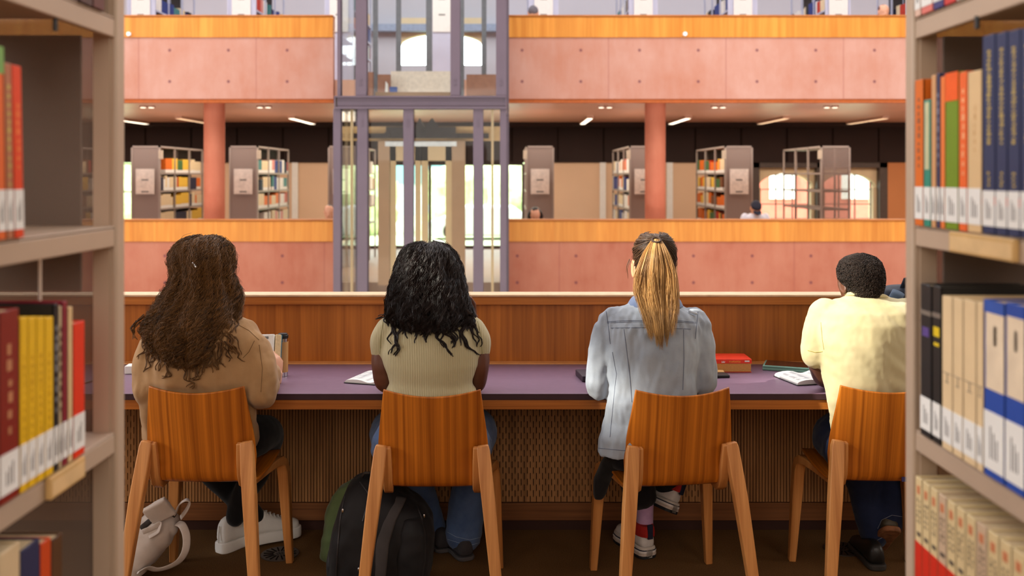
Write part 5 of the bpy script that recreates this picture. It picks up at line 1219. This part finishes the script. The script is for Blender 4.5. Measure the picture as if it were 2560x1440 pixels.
for ch in (((1534, 806, 3.60, .040), (1514, 850, 3.595, .038), (1500, 905, 3.59, .036), (1497, 950, 3.585, .034), (1498, 966, 3.59, .033)), ((1498, 966, 3.59, .033), (1520, 940, 3.72, .030), (1562, 927, 3.89, .024)),
           ((1730, 806, 3.60, .040), (1748, 850, 3.595, .038), (1756, 905, 3.59, .036), (1758, 945, 3.59, .034), (1756, 960, 3.60, .033)), ((1756, 960, 3.60, .033), (1738, 938, 3.72, .030), (1698, 924, 3.89, .024))): limb(bd, ch)
hand(bd, P(1563, 926, 3.90), Vector((.6, .8, -.05)), Vector((.2, 0, -1)), -1, .5, .92); hand(bd, P(1696, 923, 3.90), Vector((-.6, .8, -.05)), Vector((-.2, 0, -1)), 1, .6, .92)
limb(bd, ((1580, 1112, 3.67, .055), (1560, 1100, 3.78, .055), (1556, 1095, 3.95, .05), (1582, 1180, 3.985, .045), (1611, 1255, 3.985, .031), (1612, 1345, 3.972, .028)))
limb(bd, ((1690, 1112, 3.67, .055), (1715, 1095, 3.78, .055), (1712, 1085, 3.94, .05), (1690, 1165, 4.0, .042), (1668, 1215, 4.04, .034)))
obj('body', remesh(bd, .0045, 2), SKIN['tan'], pz, smooth=True); eyes(pz, c3, RR3)
tr = MB(); loft2(tr, [R2(r) for r in ((1520, 1730, 1085, 3.63, .085), (1508, 1738, 1118, 3.64, .095), (1508, 1740, 1148, 3.65, .095), (1525, 1725, 1166, 3.65, .085))])
LEG3 = (((1580, 1112, 3.67, .084), (1560, 1092, 3.78, .084), (1556, 1095, 3.95, .072), (1582, 1180, 3.985, .072), (1602, 1234, 3.985, .068)), ((1690, 1112, 3.67, .084), (1715, 1090, 3.78, .080), (1712, 1085, 3.94, .070), (1690, 1165, 4.0, .064), (1668, 1215, 4.04, .056)))
limb(tr, LEG3[0], 18)
limb(tr, ((1690, 1112, 3.67, .084), (1715, 1090, 3.78, .080), (1712, 1085, 3.94, .070), (1690, 1165, 4.0, .064), (1668, 1215, 4.04, .056)), 18)
bt = cloth('black_trousers', (34, 33, 36), (22, 22, 25), 12, sheen=.12)
obj('trousers', remesh(tr, .0085, 4, lambda p, n: .006 * nz(p, 13) + .003 * nz(p, 34)), bt, pz, smooth=True)
skt = MB(); loft2(skt, [R2(r) for r in ((1518, 1575, 1135, 3.62, .05), (1500, 1560, 1160, 3.66, .05), (1484, 1528, 1200, 3.70, .034), (1481, 1514, 1235, 3.71, .03), (1484, 1505, 1250, 3.71, .02))])
obj('hanging_coat_tail', remesh(skt, .008, 3, lambda p, n: .006 * nz(p, 22, (1, 1, .4))), bt, pz, smooth=True)
obj('sock', limb(MB(), ((1611, 1255, 3.985, .039), (1612, 1300, 3.98, .035), (1612, 1348, 3.972, .034))), cloth('lilac_sock', (206, 168, 206), (186, 148, 190), 20, 500, .9), pz, smooth=True)
sk = dict(upper=plain('white_sneaker', (226, 220, 216), .6, 0, .3, .05, 30), sole=plain('cream_sole', (214, 204, 194), .5), red=plain('red_lining', (176, 34, 26), .8), navy=plain('navy_webbing', (28, 30, 52), .8), black=plain('black_rubber', (28, 30, 34), .6), beige=plain('beige_rubber', (206, 190, 178), .5), white=plain('white_rubber_band', (232, 226, 222), .5))
shoe(pz, Vector((P(1623, 1398, 3.925).x, 3.925, 0.002)), -22, sk, .25, .046, collar=.085, kind='chunky')
shoe(pz, P(1682, 1284, 3.96), -38, sk, .25, .046, collar=.085, kind='chunky', roll=24, pitch=4)
hs3 = HairShape([(1620, 1654, 583, 3.64, .02, .02), (1604, 1668, 588, 3.64, .05, .05), (1593, 1679, 600, 3.64, .078, .07), (1585, 1687, 620, 3.64, .097, .08), (1586, 1687, 644, 3.64, .104, .05), (1590, 1684, 668, 3.638, .101, -.004), (1594, 1680, 690, 3.636, .090, -.014), (1600, 1674, 710, 3.634, .076, -.02), (1608, 1666, 728, 3.632, .064, -.02)])
hm3 = hair_mat('dark_blonde_roots', (34, 23, 16), (96, 68, 42), .35, .5); hp3 = hair_mat('blonde_ponytail', (84, 48, 18), (226, 178, 112), .45, .3)
bs = remesh(hs3.mb, .007, 4, lambda p, n: -.003); ho = obj('hair', bs, hm3, pz, smooth=True)
Sw = swept(hs3, (0.06, .19), 2200, 31, .0009, 1.0, 22, 2.7)
strands('swept_strands', Sw[0], Sw[1], hm3, ho, rnds=Sw[2])
def ponytail(clumps, per, seed):
    r = RS(seed); K = 44; u = r.uniform(-1, 1, clumps); v = r.uniform(0, 1, clumps); yend = 878 - 34 * u ** 2 - r.uniform(0, 62, clumps)
    s = np.linspace(0, 1, K)[None]; y = 598 + (yend[:, None] - 598) * s
    kx = [585, 598, 612, 640, 690, 740, 790, 840, 900]; cx = np.interp(y, kx, [1641, 1641, 1641, 1641, 1641, 1641, 1647, 1651, 1652]); hw = np.interp(y, kx, [8, 9, 19, 32, 47, 50, 42, 33, 24])
    D = np.interp(y, kx, [3.565, 3.556, 3.535, 3.512, 3.495, 3.487, 3.472, 3.450, 3.445]); dp = np.interp(y, kx, [.010, .012, .020, .026, .024, .020, .016, .012, .008])
    uu = u[:, None] + .22 * np.sin(s * r.uniform(2.5, 6, (clumps, 1)) + r.uniform(0, 6, (clumps, 1))) * s * (1 - .4 * s)
    px = cx + hw * np.clip(uu, -1.08, 1.08); Dd = D - dp * np.sqrt(np.maximum(0, 1 - np.clip(uu, -1, 1) ** 2)) * v[:, None]
    c = np.stack([(px - 1280) * Dd / F, Dd, EYE - (y - 440) * Dd / F], -1)
    for _ in range(6): c[:, 1:-1] = (c[:, :-2] + 2 * c[:, 1:-1] + c[:, 2:]) / 4
    off = r.normal(0, 1, (clumps, per, 1, 3)) * np.array([.0042, .002, .002]) * (.25 + .9 * np.sin(np.minimum(s * 1.25, 1) * np.pi * .72)[..., None])[:, None]
    end = 1 - r.uniform(0, .12, (clumps, per, 1, 1)); p = c[:, None] + off; p = p[..., :]
    t0 = c[:, :1][:, None]; z_ = p.copy(); z_[..., 2] = t0[..., 2] + (p[..., 2] - t0[..., 2]) * end[..., 0]
    tone = np.clip(np.repeat(r.uniform(0, 1, clumps), per) * .75 + r.uniform(0, .3, clumps * per), 0, 1)
    return z_.reshape(-1, K, 3), .0009 * (1 - .75 * s ** 4) * np.ones((clumps * per, 1)), tone
pt = ponytail(70, 40, 9); strands('ponytail', pt[0], pt[1], hp3, ho, rnds=pt[2])
cl = MB(); loft2(cl, [R2(r) for r in ((1582, 1694, 741, 3.622, .064), (1574, 1702, 752, 3.616, .076), (1566, 1708, 766, 3.61, .084))]); obj('collar', remesh(cl, .006, 2), cloth('collar_denim', (112, 128, 160), (84, 100, 134), 12, 500), so, smooth=True)
h = P(1641, 600, 3.54); obj('hair_tie', MB().tube([h + Vector((.016 * math.cos(q), .016 * math.sin(q) * .8, .008 * math.sin(q))) for q in (2 * math.pi * i / 16 for i in range(17))], .004, 8), plain('brown_hair_tie', (60, 44, 34), .8), ho, smooth=True)
C = lock_strands(TH1, (((1586, 660), (1578, 680), (1580, 705)), ((1583, 655), (1576, 672), (1575, 690)), ((1688, 672), (1700, 682), (1702, 698), (1693, 716)), ((1686, 668), (1697, 676), (1700, 690))), 5, .0012, .0008, 3, 24); C[0][:, :, 1] += .12; strands('loose_wisps', C[0], C[1], hm3, ho, rnds=C[2])

# ---------------------------------------------------------------- man in the yellow tee
def yaw_loft(mb, rg, yaw=17.0):
    m = loft2(MB(), rg, 48); c, s = math.cos(math.radians(yaw)), math.sin(math.radians(yaw)); n = 48; v = []
    for i, p in enumerate(m.v):
        r = rg[i // n]; dx, dy = p[0] - r[0], p[1] - r[1]; k = .16 + .26 * sm(1.04, .95, p[2]); dD = max(0, dx + .015) * k; q = (p[1] + dD) / p[1]; v.append((p[0] * q, p[1] + dD, EYE + (p[2] - EYE) * q))
    mb.add(v, m.f)
pz = thing('person', 'man with short black hair in a pale yellow tee, bent over a book', 'person', ((2165 - 1280) * 3.6 / F, 3.6, 0))
sh = MB(); yaw_loft(sh, [R2(r) for r in ((2124, 2210, 733, 3.67, .064, .04), (2098, 2232, 745, 3.65, .075), (2062, 2268, 757, 3.64, .098), (2042, 2290, 776, 3.63, .118), (2036, 2300, 806, 3.62, .130), (2040, 2302, 850, 3.615, .136), (2052, 2298, 900, 3.61, .134), (2062, 2294, 950, 3.605, .126), (2068, 2290, 995, 3.605, .105, .03), (2072, 2289, 1034, 3.62, .10, .022), (2075, 2288, 1052, 3.635, .09, .06), (2080, 2286, 1085, 3.65, .09, .07), (2090, 2282, 1106, 3.66, .085, .07))])
limb(sh, ((2066, 786, 3.64, .066), (2048, 830, 3.645, .062), (2040, 868, 3.65, .058), (2039, 884, 3.652, .057)))
limb(sh, ((2270, 786, 3.66, .066), (2290, 830, 3.68, .062), (2302, 884, 3.69, .057)))
def d4(p, n):
    al, ac = p.x * .72 - p.z * .69, p.x * .69 + p.z * .72
    q = Vector((al * .22, p.y * .3, ac)); w = sm(1.14, 1.32, p.x)
    return (.003 + .007 * w) * nz(q, 15) + (.002 + .006 * w) * nz(q, 30, (1.3, 1, 1), 6) + .004 * nz(p, 7) + .0012 * nz(p, 60, (1, 1, .8), 2)
shirt4 = remesh(sh, .007, 4, d4); T4 = bvh(shirt4)
so = obj('yellow_tee', shirt4, cloth('pale_yellow_jersey', (204, 193, 152), (192, 180, 134), 6, 800, .9, .2), pz, smooth=True)
obj('collar', MB().tube([P(2166, 741, 3.672) + Vector((.071 * math.cos(a_), .070 * math.sin(a_), -.016 * math.sin(a_) - .008 * math.cos(a_))) for a_ in (2 * math.pi * i_ / 28 for i_ in range(29))], .0085, 10, cap=False), cloth('yellow_rib_collar', (204, 193, 152), (190, 176, 130), 20), so, smooth=True)
obj('seam', seam_lines(T4, (((2019, 876), (2038, 881), (2058, 879)), ((2052, 806), (2056, 850), (2060, 876)))), plain('yellow_seam', (170, 156, 84), .9), so)
c4, RR4 = head_frame(P(2150, 714, 3.71), 34, 6)
bd = MB(); head(bd, c4, RR4, .97); limb3(bd, [c4 + RR4 @ Vector((0, -.02, -.04)), P(2158, 738, 3.68), P(2162, 778, 3.65)], [.054, .050, .062])
loft2(bd, [R2(r) for r in ((2085, 2250, 775, 3.64, .08), (2060, 2275, 820, 3.62, .105), (2070, 2275, 920, 3.61, .10), (2090, 2265, 1030, 3.62, .06, .045), (2095, 2265, 1100, 3.66, .07, .06), (2105, 2255, 1150, 3.69, .06))])
limb(bd, ((2066, 790, 3.64, .052), (2042, 870, 3.65, .048), (2052, 920, 3.68, .043), (2064, 944, 3.72, .040), (2095, 930, 3.85, .035), (2120, 920, 3.96, .027)))
limb(bd, ((2270, 790, 3.64, .052), (2296, 870, 3.68, .048), (2280, 935, 3.74, .040), (2215, 916, 3.92, .027)))
hand(bd, P(2121, 919, 3.965), Vector((.5, .85, -.05)), Vector((.2, 0, -1)), -1, .4, 1.0); hand(bd, P(2213, 915, 3.925), Vector((-.5, .85, -.05)), Vector((-.2, 0, -1)), 1, .6, 1.0)
for a in ((2125, 1150, 2130, 1085, 2188, 1350, 3.98), (2235, 1150, 2250, 1085, 2238, 1315, 3.95)):
    limb(bd, ((a[0], a[1] - 25, 3.69, .06), (a[2], a[3], 3.95, .052), (a[4], a[5], a[6], .033)))
obj('body', remesh(bd, .0045, 2), SKIN['brown'], pz, smooth=True); eyes(pz, c4, RR4)
ind = cloth('indigo_denim', (34, 44, 74), (22, 30, 54), 10, 600, .9, .12)
tr = MB(); loft2(tr, [R2(r) for r in ((2072, 2280, 1075, 3.66, .085), (2056, 2288, 1105, 3.67, .09), (2054, 2290, 1135, 3.68, .09), (2068, 2280, 1158, 3.685, .088), (2090, 2262, 1164, 3.69, .08))])
limb(tr, ((2120, 1115, 3.68, .085), (2092, 1092, 3.76, .094), (2118, 1085, 3.93, .078), (2152, 1190, 3.97, .072), (2172, 1270, 3.975, .064), (2186, 1335, 3.975, .058)), 18)
limb(tr, ((2240, 1115, 3.68, .085), (2268, 1095, 3.78, .094), (2258, 1085, 3.93, .078), (2232, 1180, 3.97, .072), (2222, 1250, 3.955, .064), (2226, 1300, 3.94, .056)), 18)
jn = remesh(tr, .0085, 4, lambda p, n: .007 * nz(p, 12, (1, 1, .8)) + .003 * nz(p, 36)); jo = obj('jeans', jn, ind, pz, smooth=True)
TJ = bvh(jn); obj('seam', seam_lines(TJ, (((2072, 1140), (2088, 1143), (2102, 1140)), ((2080, 1142), (2088, 1175)), ((2168, 1362), (2190, 1352), (2210, 1342)), ((2194, 1322), (2204, 1300), (2230, 1288), (2258, 1292)))), plain('grey_thread', (120, 124, 136), .9), jo)
ks = dict(upper=plain('black_leather', (26, 25, 24), .4, 0, .5, .1, 30), sole=plain('dark_sole', (48, 44, 40), .6))
shoe(pz, Vector((P(2196, 1428, 3.80).x, 3.80, .002)), 2, ks, .275, .024, collar=.085)
shoe(pz, P(2234, 1328, 3.86), -5, dict(upper=plain('olive_leather', (70, 62, 48), .5), sole=plain('tan_rubber_sole', (140, 92, 60), .7, 0, .3, .35, 40)), .265, .022, collar=.075, pitch=-40, roll=8)
hs4 = HairShape([(2147, 2157, 638, 3.69, .006, .006), (2134, 2170, 641, 3.69, .026, .026), (2118, 2186, 646, 3.69, .05, .05), (2106, 2197, 657, 3.69, .08, .085), (2099, 2203, 675, 3.69, .099, .10), (2098, 2205, 694, 3.69, .103, .06), (2112, 2203, 712, 3.685, .098, -.015), (2119, 2199, 728, 3.68, .090, -.02), (2126, 2194, 740, 3.675, .074, -.03)])
hm4 = hair_mat('short_black_hair', (20, 15, 13), (64, 50, 42), .6, .3)
bs = remesh(hs4.mb, .006, 3, lambda p, n: -.004 + .004 * nz(p, 70) + .003 * nz(p, 130, o=4)); ho = obj('hair', bs, hm4, pz, smooth=True)
def coils(shape, N, seed, rad, ln=.011, K=9):
    r = RS(seed); phi = r.uniform(-2.6, 2.6, N); t = r.uniform(0, .97, N); b = shape.at(phi, t, -.004); n = shape.at(phi, t, .01) - shape.at(phi, t, 0); n[:, 2] += .008 * (1 - 2 * t); n /= np.linalg.norm(n, axis=1, keepdims=True)
    u = np.linspace(0, 1, K)[None, :, None]; a = np.cross(n, r.normal(0, 1, (N, 3))); a /= np.linalg.norm(a, axis=1, keepdims=True); c = np.cross(n, a); ph = r.uniform(0, 6.28, (N, 1, 1))
    p = b[:, None] + n[:, None] * u * ln + .0032 * (a[:, None] * np.cos(ph + u * 9) + c[:, None] * np.sin(ph + u * 9))
    return p, rad * np.ones((N, K)), r.rand(N)
cc = coils(hs4, 9000, 4, .0011); strands('tight_curls', cc[0], cc[1], hm4, ho, rnds=cc[2])
# ---------------------------------------------------------------- bags and coats on the floor
BK = cloth('black_nylon', (34, 33, 35), (20, 20, 22), 10, 900, .55, .05)
bp = thing('backpack', 'black backpack standing on the floor under the ribbed-top person\'s chair', 'backpack', ((950 - 1280) * 3.6 / F, 3.62, 0))
b = MB(); loft2(b, [R2((xl, xr, y, D, d)) for y, xl, xr, D, d in ((1476, 832, 1066, 3.62, .12), (1440, 822, 1076, 3.62, .135), (1380, 824, 1084, 3.62, .14), (1330, 832, 1086, 3.625, .14), (1290, 842, 1080, 3.63, .135), (1258, 852, 1058, 3.635, .125), (1232, 862, 1018, 3.64, .11), (1212, 870, 985, 3.645, .085), (1196, 884, 952, 3.65, .06), (1188, 900, 935, 3.65, .03))], 40, 3.2)
bm_ = remesh(b, .009, 3, lambda p, n: .006 * nz(p, 11) + .004 * nz(p, 26, (1, 1, .6), 4)); TB = bvh(bm_)
obj('body', bm_, BK, bp, smooth=True)
fp = MB(); loft2(fp, [R2((xl, xr, y, D, d)) for y, xl, xr, D, d in ((1470, 985, 1052, 3.53, .05), (1400, 985, 1066, 3.53, .055), (1330, 992, 1066, 3.535, .05), (1290, 1002, 1050, 3.545, .035))], 28, 3); obj('side_pocket', remesh(fp, .009, 3, lambda p, n: .004 * nz(p, 20)), BK, bp, smooth=True)
fp = MB(); loft2(fp, [R2((xl, xr, y, D, d)) for y, xl, xr, D, d in ((1474, 822, 850, 3.60, .06), (1400, 818, 846, 3.60, .065), (1365, 824, 846, 3.605, .05))], 24, 2.6); obj('side_pocket', remesh(fp, .009, 3), BK, bp, smooth=True)
GB = plain('dark_webbing', (62, 56, 54), .8)
def ribbon(tree, line, w, lift=.004, fallback=3.5, th=.003, n=10):
    pts = []
    for (a, c) in zip(line, line[1:]):
        for i in range(n):
            x, y = a[0] + (c[0] - a[0]) * i / n, a[1] + (c[1] - a[1]) * i / n; h = hit(tree, x, y, lift); pts.append(h if h is not None else P(x, y, fallback))
    for _ in range(3):
        for i in range(1, len(pts) - 1): pts[i] = (pts[i - 1] + pts[i] * 2 + pts[i + 1]) / 4
    return MB().tube(pts, w / 2, 10, th / w * 2, up=(1, 0, 0))
obj('strap', ribbon(TB, ((1000, 1242), (972, 1300), (955, 1360), (945, 1470)), .055), GB, bp, smooth=True)
zp = MB()
for ln in (((862, 1240), (850, 1300), (842, 1400), (840, 1470)), ((1040, 1258), (1056, 1300), (1050, 1360), (1040, 1460)), ((900, 1205), (925, 1240), (905, 1310))):
    obj('zip', ribbon(TB, ln, .006, .002), plain('zip_dark', (52, 50, 52), .35, .3), bp)
zp = MB()
for x, y in ((857, 1277), (1060, 1290), (897, 1424)):
    h = hit(TB, x, y, .006)
    if h: obj('zip_pull', MB().ball(h, .005, .004, .009, n=8, m=6), M['chrome'], bp, smooth=True)
obj('top_loop', MB().tube([P(905, 1192, 3.62), P(912, 1182, 3.61), P(926, 1182, 3.61), P(934, 1192, 3.62)], .005, 8), GB, bp, smooth=True)
gj = MB(); loft2(gj, [R2((xl, xr, y, D, d)) for y, xl, xr, D, d in ((1396, 800, 925, 3.945, .06), (1370, 800, 935, 3.945, .075), (1320, 812, 940, 3.95, .075), (1270, 820, 940, 3.95, .07), (1240, 832, 945, 3.955, .065), (1215, 850, 945, 3.96, .055), (1198, 880, 940, 3.96, .035))], 36, 2.4)
tag(obj('green_jacket', remesh(gj, .009, 4, lambda p, n: .014 * nz(p, 9) + .009 * abs(nz(p, 18, (1, 1, 1.5), 3))), cloth('sage_green_cotton', (110, 128, 84), (84, 102, 62), 8, 600, .9, .2), smooth=True), 'crumpled green jacket on the floor behind the black backpack', 'jacket')
def spl(p, rad, flat, up, steps=7):
    q = []
    for i in range(len(p) - 1):
        a, b, c, d = p[max(i - 1, 0)], p[i], p[i + 1], p[min(i + 2, len(p) - 1)]
        for k in range(steps):
            t = k / steps; q.append(.5 * ((2 * b) + (c - a) * t + (2 * a - 5 * b + 4 * c - d) * t * t + (3 * b - a - 3 * c + d) * t ** 3))
    return MB().tube(q + [p[-1]], rad, 12, flat, up=up)
# pale bag lying behind the first chair's leg
pb = thing('canvas_bag', 'pale grey canvas bag slumped on the floor under the curly haired person\'s chair', 'bag', ((385 - 1280) * 3.7 / F, 3.72, 0))
b = MB(); loft2(b, [R2((xl, xr, y, D, d)) for y, xl, xr, D, d in ((1447, 288, 345, 3.73, .08), (1420, 290, 376, 3.73, .10), (1390, 296, 400, 3.735, .11), (1350, 306, 428, 3.74, .11), (1318, 322, 446, 3.745, .10), (1295, 344, 447, 3.75, .08), (1278, 372, 436, 3.75, .05))], 36, 2.6)
CB = cloth('pale_canvas', (222, 208, 198), (194, 180, 170), 6, 500, .9, .15)
bm_ = remesh(b, .008, 4, lambda p, n: .012 * nz(p, 9, (1, 1, .6)) + .016 * abs(nz(Vector((p.x * .8 + p.z * .6, p.y, p.z * .8 - p.x * .6)), 17, (1, 1, .4), 3)) - .005); TBG = bvh(bm_)
obj('body', bm_, CB, pb, smooth=True)
fl = MB().obox(P(398, 1279, 3.67), Euler((math.radians(20), math.radians(-28), 0)).to_matrix(), .050, .012, .042); obj('flap', remesh(fl, .006, 5, lambda p, n: .006 * nz(p, 14)), CB, pb, smooth=True)
obj('zip_band', ribbon(TBG, ((352, 1322), (372, 1305), (400, 1284), (428, 1282), (440, 1290)), .022, .006, 3.66), plain('dark_brown_band', (48, 40, 36), .7), pb, smooth=True)
obj('opening_fold', ribbon(TBG, ((356, 1330), (380, 1320), (402, 1308), (396, 1330), (370, 1345)), .02, .006, 3.66), CB, pb, smooth=True)
obj('loop_handle', spl([P(438, 1286, 3.70), P(448, 1262, 3.68), P(464, 1250, 3.67), P(474, 1254, 3.68), P(468, 1272, 3.69), P(452, 1294, 3.71)], .011, .3, (0, 1, 0)), CB, pb, smooth=True)
obj('shoulder_strap', spl([P(444, 1308, 3.70), P(456, 1314, 3.68), P(466, 1340, 3.67), P(464, 1375, 3.67), P(448, 1402, 3.68), P(420, 1418, 3.69), P(392, 1424, 3.68), P(368, 1420, 3.65), P(345, 1432, 3.62)], .015, .25, (0, 1, .3)), CB, pb, smooth=True)
# dark backpack standing on the desk beyond the man
nb = thing('backpack', 'navy backpack standing on the desk beyond the man in the yellow tee', 'backpack', (1.66, 4.10, DTOP))
NV = cloth('navy_nylon', (38, 44, 58), (24, 28, 38), 10, 900, .6, .05)
b = MB(); loft2(b, [(1.68, 4.10, DTOP + .007, .15, .08, .08), (1.68, 4.10, DTOP + .12, .155, .085, .085), (1.685, 4.10, DTOP + .28, .14, .08, .08), (1.69, 4.105, DTOP + .345, .115, .06, .06), (1.69, 4.11, DTOP + .365, .07, .03, .03)], 36, 3)
obj('body', remesh(b, .01, 3, lambda p, n: .005 * nz(p, 12)), NV, nb, smooth=True)
obj('strap', MB().tube([(1.615, 4.0, DTOP + .345), (1.60, 3.985, DTOP + .33), (1.575, 3.985, DTOP + .28), (1.56, 4.0, DTOP + .2)], .026, 12, .35, up=(1, 0, 0)), plain('slate_strap', (70, 86, 106), .8), nb, smooth=True)
obj('top_loop', MB().tube([(1.66, 4.07, DTOP + .355), (1.668, 4.06, DTOP + .39), (1.70, 4.06, DTOP + .395), (1.715, 4.07, DTOP + .36)], .012, 10, .5), NV, nb, smooth=True)

# ---------------------------------------------------------------- people across the hall
def far_person(px, pytop, Y, label, skin, shirt, hairc, zf, face=180, pitch=25, style='short', cap=None, nk=.22):
    X = (px - 1280) * Y / F; zt = EYE - (pytop - 440) * Y / F
    t = thing('person', label, 'person', (X, Y, zf)); zc = zt - .125; k = 1.0; sg = -1 if face == 180 else 1
    c, Rm = head_frame((X, Y + sg * .03, zc), pitch, face)
    b = MB(); head(b, c, Rm, 1.08); sz = zc - nk
    limb3(b, [c + Vector((0, -sg * .02, -.04)), Vector((X, Y - sg * .01, sz))], [.055, .062])
    loft2(b, [(X, Y, sz, .10, .07, .07), (X, Y, sz - .05, .18, .09, .09), (X, Y, sz - .25, .17, .10, .10), (X, Y - sg * .02, sz - .48, .17, .11, .11)])
    for s in (-1, 1):
        limb3(b, [Vector((X + s * .17, Y, sz - .05)), Vector((X + s * .23, Y + sg * .04, sz - .28)), Vector((X + s * .12, Y + sg * .28, sz - .30))], [.05, .042, .03])
        limb3(b, [Vector((X + s * .09, Y - sg * .02, sz - .46)), Vector((X + s * .11, Y + sg * .40, sz - .46)), Vector((X + s * .11, Y + sg * .40, zf + .03))], [.08, .065, .045])
        hand(b, Vector((X + s * .12, Y + sg * .28, sz - .30)), Vector((-s * .5, sg * .8, 0)), Vector((0, 0, -1)), s * sg, .5)
    bo = obj('body', remesh(b, .011, 2), skin, t, smooth=True)
    s_ = MB(); loft2(s_, [(X, Y, sz + .012, .085, .08, .08), (X, Y, sz - .04, .195, .11, .11), (X, Y, sz - .25, .19, .12, .12), (X, Y - sg * .02, sz - .50, .19, .13, .13)])
    for s in (-1, 1): limb3(s_, [Vector((X + s * .17, Y, sz - .05)), Vector((X + s * .22, Y + sg * .02, sz - .22))], [.068, .062])
    obj('shirt', remesh(s_, .012, 3, lambda p, n: .006 * nz(p, 10)), shirt, t, smooth=True)
    l_ = MB()
    for s in (-1, 1): limb3(l_, [Vector((X + s * .09, Y - sg * .02, sz - .48)), Vector((X + s * .11, Y + sg * .40, sz - .46)), Vector((X + s * .11, Y + sg * .40, zf + .06))], [.095, .08, .06])
    obj('trousers', remesh(l_, .013, 3), BLACKCLOTH, t, smooth=True)
    h = MB(); T = lambda v: c + Rm @ (Vector(v) * 1.08)
    if style == 'cap':
        h.ball(T((0, -.01, .06)), .088, .105, .07, Rm, 24, 14); hh = obj('cap', h, cap, t, smooth=True)
        v = MB().ball(T((0, .11, .045)), .068, .06, .008, Rm, 20, 8); obj('visor', v, cap, hh, smooth=True); obj('hair', MB().ball(T((0, -.03, -.005)), .080, .08, .06, Rm, 20, 12), hairc, t, smooth=True)
    else:
        h.ball(T((0, -.02, .03)), .092, .11, .098, Rm, 24, 14)
        if style == 'long':
            for s in (-1, 1): h.tube([T((s * .06, -.03, .04)), T((s * .09, -.02, -.05)), T((s * .09, .0, -.2))], [.05, .045, .03], 12)
            h.tube([T((0, -.08, .03)), T((0, -.1, -.08)), T((0, -.09, -.2))], [.08, .08, .05], 14)
        obj('hair', remesh(h, .01, 3, lambda p, n: .006 * nz(p, 25, (1, 1, .5)) - .004), hairc, t, smooth=True)
    return t
hb = plain('far_black_hair', (26, 20, 20), .5); whitet = cloth('white_jersey', (232, 232, 240), None, 8); 
far_person(1888, 503, 16.0, 'person in a dark cap and white tee, reading behind the far balustrade', SKIN['tan'], whitet, hb, FL1, 180, 48, 'cap', plain('dark_cap', (34, 36, 50), .8), nk=.09)
far_person(1338, 518, 16.2, 'dark haired person bent low behind the far balustrade, just past the lift', SKIN['light'], cloth('grey_top', (150, 150, 160)), hb, FL1, 180, 45, 'long', nk=.12)
far_person(824, 512, 16.2, 'dark haired person peeking out beside the lift shaft', SKIN['light'], cloth('dark_top', (60, 50, 50)), hb, FL1, 180, 15, 'short')
far_person(1333, 14, 16.2, 'person with grey hair behind the upper balustrade', SKIN['light'], cloth('slate_top', (90, 90, 100)), plain('grey_hair', (112, 108, 116), .7), FL2, 0, 20, 'short')
far_person(2207, 12, 16.2, 'person with auburn hair behind the upper balustrade, by the near post', SKIN['light'], cloth('rust_top', (120, 60, 50)), plain('auburn_hair', (92, 40, 34), .6), FL2, 180, 15, 'short')
